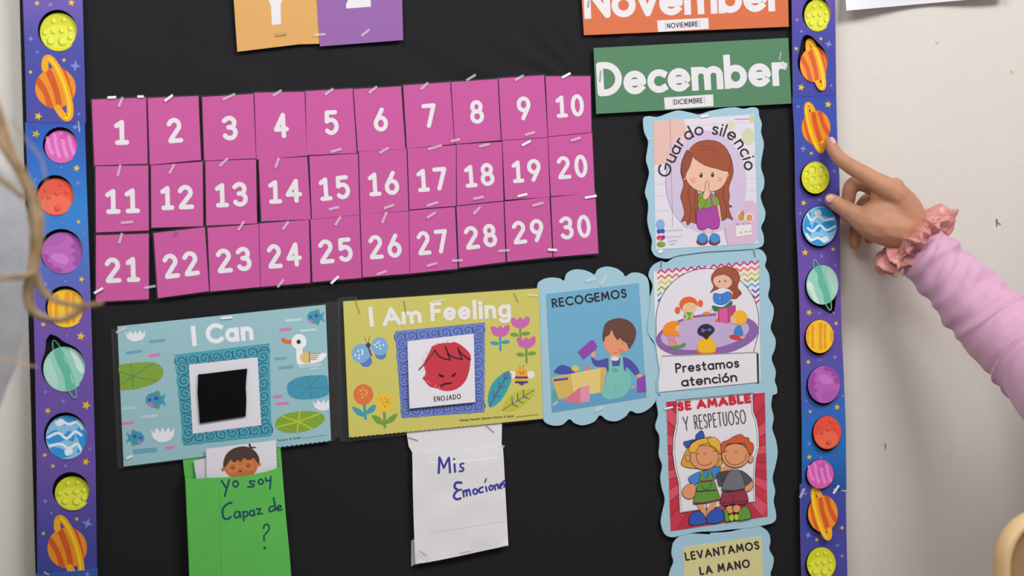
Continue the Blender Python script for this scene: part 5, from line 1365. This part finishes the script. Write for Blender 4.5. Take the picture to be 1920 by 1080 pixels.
Lg = Flesh()
for s in (-1, 1):
    hp = pv + Vector((.085 * s, -.03 * s, -.02)); kn = Vector((hp.x - .06, hp.y + .12, .075)); an_ = Vector((kn.x + .10, kn.y - .38, .06))
    Lg.chain([(hp, .10), ((hp + kn) / 2, .082), (kn, .064), ((kn + an_) / 2, .060), (an_, .046)])
Lg.chain([(pv + Vector((-.08, 0, 0)), .10), (pv + Vector((.08, 0, 0)), .10)])
Lg.build('trousers', mottled('navy_denim', (44, 52, 74), (52, 60, 84), 80, .8), per, 0.007, 6, wrk)
for s in (-1, 1):
    hp = pv + Vector((.085 * s, -.03 * s, -.02)); an_ = Vector((hp.x + .04, hp.y - .26, .055)); Sf = Flesh()
    Sf.chain([(an_, .042), (an_ + Vector((.01, -.09, -.004)), .042), (an_ + Vector((.012, -.17, -.02)), .032)]); Sf.build('shoe', mat((226, 224, 222), .5), per, .005, 4)
hr = Flesh(); hh = 0.115
hb = lambda x, y, z: at_(x, y, z)
hr.ball(hb(0, -.18, .30), hh, (.80, .80, .78), M_); hr.chain([(hb(0, -.55, .2), hh * .5), (hb(0, -.8, -.4), hh * .42), (hb(0, -.8, -1.2), hh * .36), (hb(.05, -.7, -2.0), hh * .2)])
for s in (-1, 1): hr.chain([(hb(s * .5, .2, .62), hh * .22), (hb(s * .68, -.1, .1), hh * .2), (hb(s * .66, -.35, -.5), hh * .22)])
hr.build('hair', mottled('dark_hair', (40, 28, 24), (56, 40, 32), 40, .45), per, 0.006, 4)

# ------------------------------------------------------------------ the person at the left edge
D2 = 0.60
base = P(-170, 540, D2)
per2 = thing('person', 'person with long light brown curls and a grey sweater standing at the left edge', 'person', (base.x, base.y, 0))
grey = mottled('grey_knit', (168, 170, 178), (184, 186, 193), 220, 0.95, 0.6, 900, spec=0.1, sheen=0.4)
B2 = Flesh(); h2 = 0.105
s_ = pxm(-100, 540, D2)
hc2 = P(-260, -20, D2); nk2 = P(-235, 255, D2)
B2.chain([(hc2, .05), (nk2, .048), (nk2 - Vector((0, 0, .08)), .055)]); at2, M2 = head(B2, hc2, (0.8, 0.6, -.1), h2)
pel2 = P(-400, 1000, D2); base = pel2.copy()
for s in (-1, 1):
    sh2 = P(-235, 365, D2) + Vector((0.02 * s, -0.11 * s, 0)); el2 = sh2 + Vector((-.10, -.02 * s, -.24)); wr2 = el2 + Vector((-.02, .03, -.21))
    B2.chain([(sh2, .04), (el2, .034), (wr2, .024), (wr2 + Vector((.004, 0, -.04)), .030), (wr2 + Vector((.01, 0, -.075)), .030)])
    for k in range(4): b_ = wr2 + Vector((.03 - .018 * k, .004, -.085)); B2.chain([(b_, .0085), (b_ + Vector((.004, .006 * s, -.035)), .008), (b_ + Vector((.006, .016 * s, -.062 + .004 * abs(k - 1))), .007)])
    B2.chain([(wr2 + Vector((.02, .01, -.03)), .012), (wr2 + Vector((.045, .014, -.06)), .0095), (wr2 + Vector((.05, .018, -.085)), .008)])
    ank = Vector((base.x + .075 * s * .6, base.y - .075 * s, .09)); B2.chain([(pel2 + Vector((.05 * s, -.08 * s, 0)), .06), (ank + Vector((0, 0, .36)), .045), (ank, .032)])
B2.chain([(nk2 - Vector((0, 0, .08)), .06), ((nk2 + pel2) / 2, .07), (pel2, .08)])
B2.build('body', mottled('fair_skin', (208, 160, 134), (216, 168, 142), 30, .5, sub=.1), per2, 0.0045, 5)
eyes_mouth(per2, at2, h2)
SW = Flesh()
SW.chain([R_(-165, 385, D2, 155), R_(-140, 450, D2, 178), R_(-132, 520, D2, 183), R_(-150, 600, D2, 183), R_(-185, 700, D2, 178), R_(-240, 800, D2, 175), R_(-320, 900, D2, 178), R_(-400, 990, D2, 195), R_(-405, 1060, D2, 205)])
for s in (-1, 1):
    sh2 = P(-235, 365, D2) + Vector((0.02 * s, -0.11 * s, 0)); el2 = sh2 + Vector((-.10, -.02 * s, -.24)); wr2 = el2 + Vector((-.02, .03, -.21))
    SW.chain([(sh2, .062), (el2, .052), (wr2 + Vector((0, 0, .02)), .040)])
SW.build('sweater', grey, per2, 0.006, 5, wrk)
TR = Flesh()
for s in (-1, 1):
    ank = Vector((base.x + .075 * s * .6, base.y - .075 * s, .09)); TR.chain([(pel2 + Vector((.04 * s, -.06 * s, .02)), .10), (pel2 + Vector((.045 * s, -.07 * s, -.12)), .088), (ank + Vector((0, 0, .36)), .062), (ank + Vector((0, 0, .02)), .05)])
TR.build('trousers', mottled('black_trousers', (38, 38, 44), (46, 46, 52), 60, .8), per2, .007, 5, wrk)
for s in (-1, 1):
    ank = Vector((base.x + .075 * s * .6, base.y - .075 * s, .05)); Sf = Flesh(); Sf.chain([(ank, .042), (ank + Vector((.08, .06, -.006)), .040), (ank + Vector((.13, .10, -.018)), .030)]); Sf.build('shoe', mat((60, 60, 66), .5), per2, .005, 4)
HM = Flesh(); hb2 = at2
HM.ball(hb2(0, -.16, .30), h2, (.82, .84, .80), M2)
HM.chain([(hb2(0, -.55, .2), h2 * .62), (hb2(0, -.75, -.6), h2 * .60), (hb2(0, -.75, -1.5), h2 * .55), (hb2(0, -.7, -2.3), h2 * .42)])
for s in (-1, 1): HM.chain([(hb2(s * .5, .2, .62), h2 * .24), (hb2(s * .72, 0, .0), h2 * .24), (hb2(s * .74, -.1, -.9), h2 * .26), (hb2(s * .70, -.05, -1.7), h2 * .24)])
hair_m = mottled('light_brown_hair', (150, 122, 88), (196, 170, 134), 60, 0.42, spec=0.4)
HM.build('hair', hair_m, per2, 0.006, 4, lambda v: .004 * noise.noise(Vector((v.x * 60, v.y * 60, v.z * 8))))
rnd = random.Random(21)
HV = []; HF = []
def lock(guide, n, spread, r=1.0, dd=0.0, taper=.35, wob=1.0):
    for k in range(n):
        ang = rnd.uniform(0, 6.28); rr = math.sqrt(rnd.random()); ox, oy, od = rr * math.cos(ang), rr * math.sin(ang), rnd.uniform(-1, 1)
        ph = rnd.uniform(0, 6.28); pts = []
        N = len(guide); cut = N if rnd.random() > .3 else max(3, N - rnd.randint(1, 2))
        for i, (x, y) in enumerate(guide[:cut]):
            u = i / (N - 1); sp = spread * (1 - u * taper) * (1 + .25 * math.sin(u * 9 + ph))
            q = P(x + ox * sp + wob * math.sin(u * 14 + ph), y + oy * sp * .6 + wob * math.cos(u * 11 + ph), D2 + .125 + dd + od * .012)
            pts.append((q, r * s_ * (1 if i < cut - 1 else .25)))
        V, Fc = tube(pts, 5, None, False, 5); b = len(HV); HV.extend(V); HF.extend([tuple(b + i for i in f) for f in Fc])
lock([(-60,40),(-30,140),(-2,225),(18,285),(42,325),(62,375),(68,430),(66,480),(60,520),(54,550),(60,580),(82,596),(112,600),(140,589),(158,574)], 150, 11, .85)
lock([(-70,90),(-30,200),(5,270),(34,315),(60,360),(74,410),(72,460),(66,505),(74,535),(95,558),(125,570),(160,573),(190,568)], 110, 9, .8)
lock([(-120,480),(-70,505),(-25,520),(15,522),(45,518),(66,506)], 90, 9, .85, .01, .2)
lock([(-80,280),(-40,300),(-5,330),(20,350),(44,372)], 40, 9, .8)
lock([(-60,630),(-10,662),(25,676),(50,684),(70,687)], 10, 5, .6, 0, .7)
lock([(20,225),(50,265),(78,300),(88,360),(90,430)], 5, 8, .35)
o = link_mesh('curls', HV, HF, [hair_m], per2, smooth=True); o['kind'] = 'stuff'; o['label'] = 'loose light brown curls hanging past the sleeve'

# ------------------------------------------------------------------ small chair at the bottom right
DC = 0.72
tan = mottled('tan_plastic', (150, 120, 86), (156, 126, 90), 20, 0.45, 0.1, 300); rim_m = mottled('lit_tan_rim', (206, 172, 124), (210, 178, 130), 20, 0.4)  # rim a lighter tan: light on its outer edge put into the colour
x0 = P(1878, 1050, DC).x; zt = P(1930, 968, DC).z; w = 0.33; yb = -DC
chair = thing('classroom_chair', 'small tan moulded chair at the bottom right corner in front of the wall', 'chair', (x0 + w / 2, yb - .12, 0))
def rrect(x0, x1, z0, z1, r, n=8):
    pts = []
    for (cx, cz, a0) in ((x1 - r, z1 - r, 0), (x0 + r, z1 - r, 90), (x0 + r, z0 + r, 180), (x1 - r, z0 + r, 270)):
        for i in range(n + 1): a = math.radians(a0 + 90 * i / n); pts.append((cx + r * math.cos(a), cz + r * math.sin(a)))
    return pts
zb = zt - 0.24
out = rrect(x0, x0 + w, zb, zt, .045)
V = [Vector((x, yb - .006, z)) for x, z in out] + [Vector((x, yb + .006, z)) for x, z in out]; n = len(out)
Fc = [tuple(range(n)), tuple(reversed(range(n, 2 * n)))] + [(i, (i + 1) % n, n + (i + 1) % n, n + i) for i in range(n)]
link_mesh('backrest', V, Fc, [tan], chair)
V = []; Fc = []; k = 10
for (x, z) in out:
    dx, dz = x - (x0 + w / 2), z - (zb + zt) / 2; L = math.hypot(dx, dz); dx /= L; dz /= L
    for j in range(k): a = 2 * math.pi * j / k; V.append(Vector((x + dx * .0065 * math.cos(a), yb + .012 * math.sin(a), z + dz * .0065 * math.cos(a))))
for i in range(n):
    for j in range(k): Fc.append((i * k + j, i * k + (j + 1) % k, ((i + 1) % n) * k + (j + 1) % k, ((i + 1) % n) * k + j))
link_mesh('backrest_rim', V, Fc, [rim_m], chair, smooth=True)
sz = zb - 0.07
sp = rrect(x0 + .005, x0 + w - .005, yb - .33, yb - .01, .04)
V = [Vector((x, y, sz + .018)) for x, y in sp] + [Vector((x, y, sz)) for x, y in sp]; n = len(sp)
link_mesh('seat', V, [tuple(range(n)), tuple(reversed(range(n, 2 * n)))] + [(i, n + i, n + (i + 1) % n, (i + 1) % n) for i in range(n)], [tan], chair)
steel = mat((170, 168, 166), .3, 1.0, 'steel')
for sx in (0.03, w - .03):
    V, Fc = tube([(Vector((x0 + sx, yb + .012, zb + .06)), .009), (Vector((x0 + sx, yb + .004, sz)), .009), (Vector((x0 + sx + (.02 if sx > .1 else -.02), yb + .03, .009)), .009)], 10); link_mesh('leg', V, Fc, [steel], chair, smooth=True)
    V, Fc = tube([(Vector((x0 + sx, yb - .29, sz)), .009), (Vector((x0 + sx + (.01 if sx > .1 else -.01), yb - .31, .15)), .009), (Vector((x0 + sx + (.02 if sx > .1 else -.02), yb - .33, .009)), .009)], 10); link_mesh('leg', V, Fc, [steel], chair, smooth=True)

for o in scene.objects:
    if '_o' in o: del o['_o']
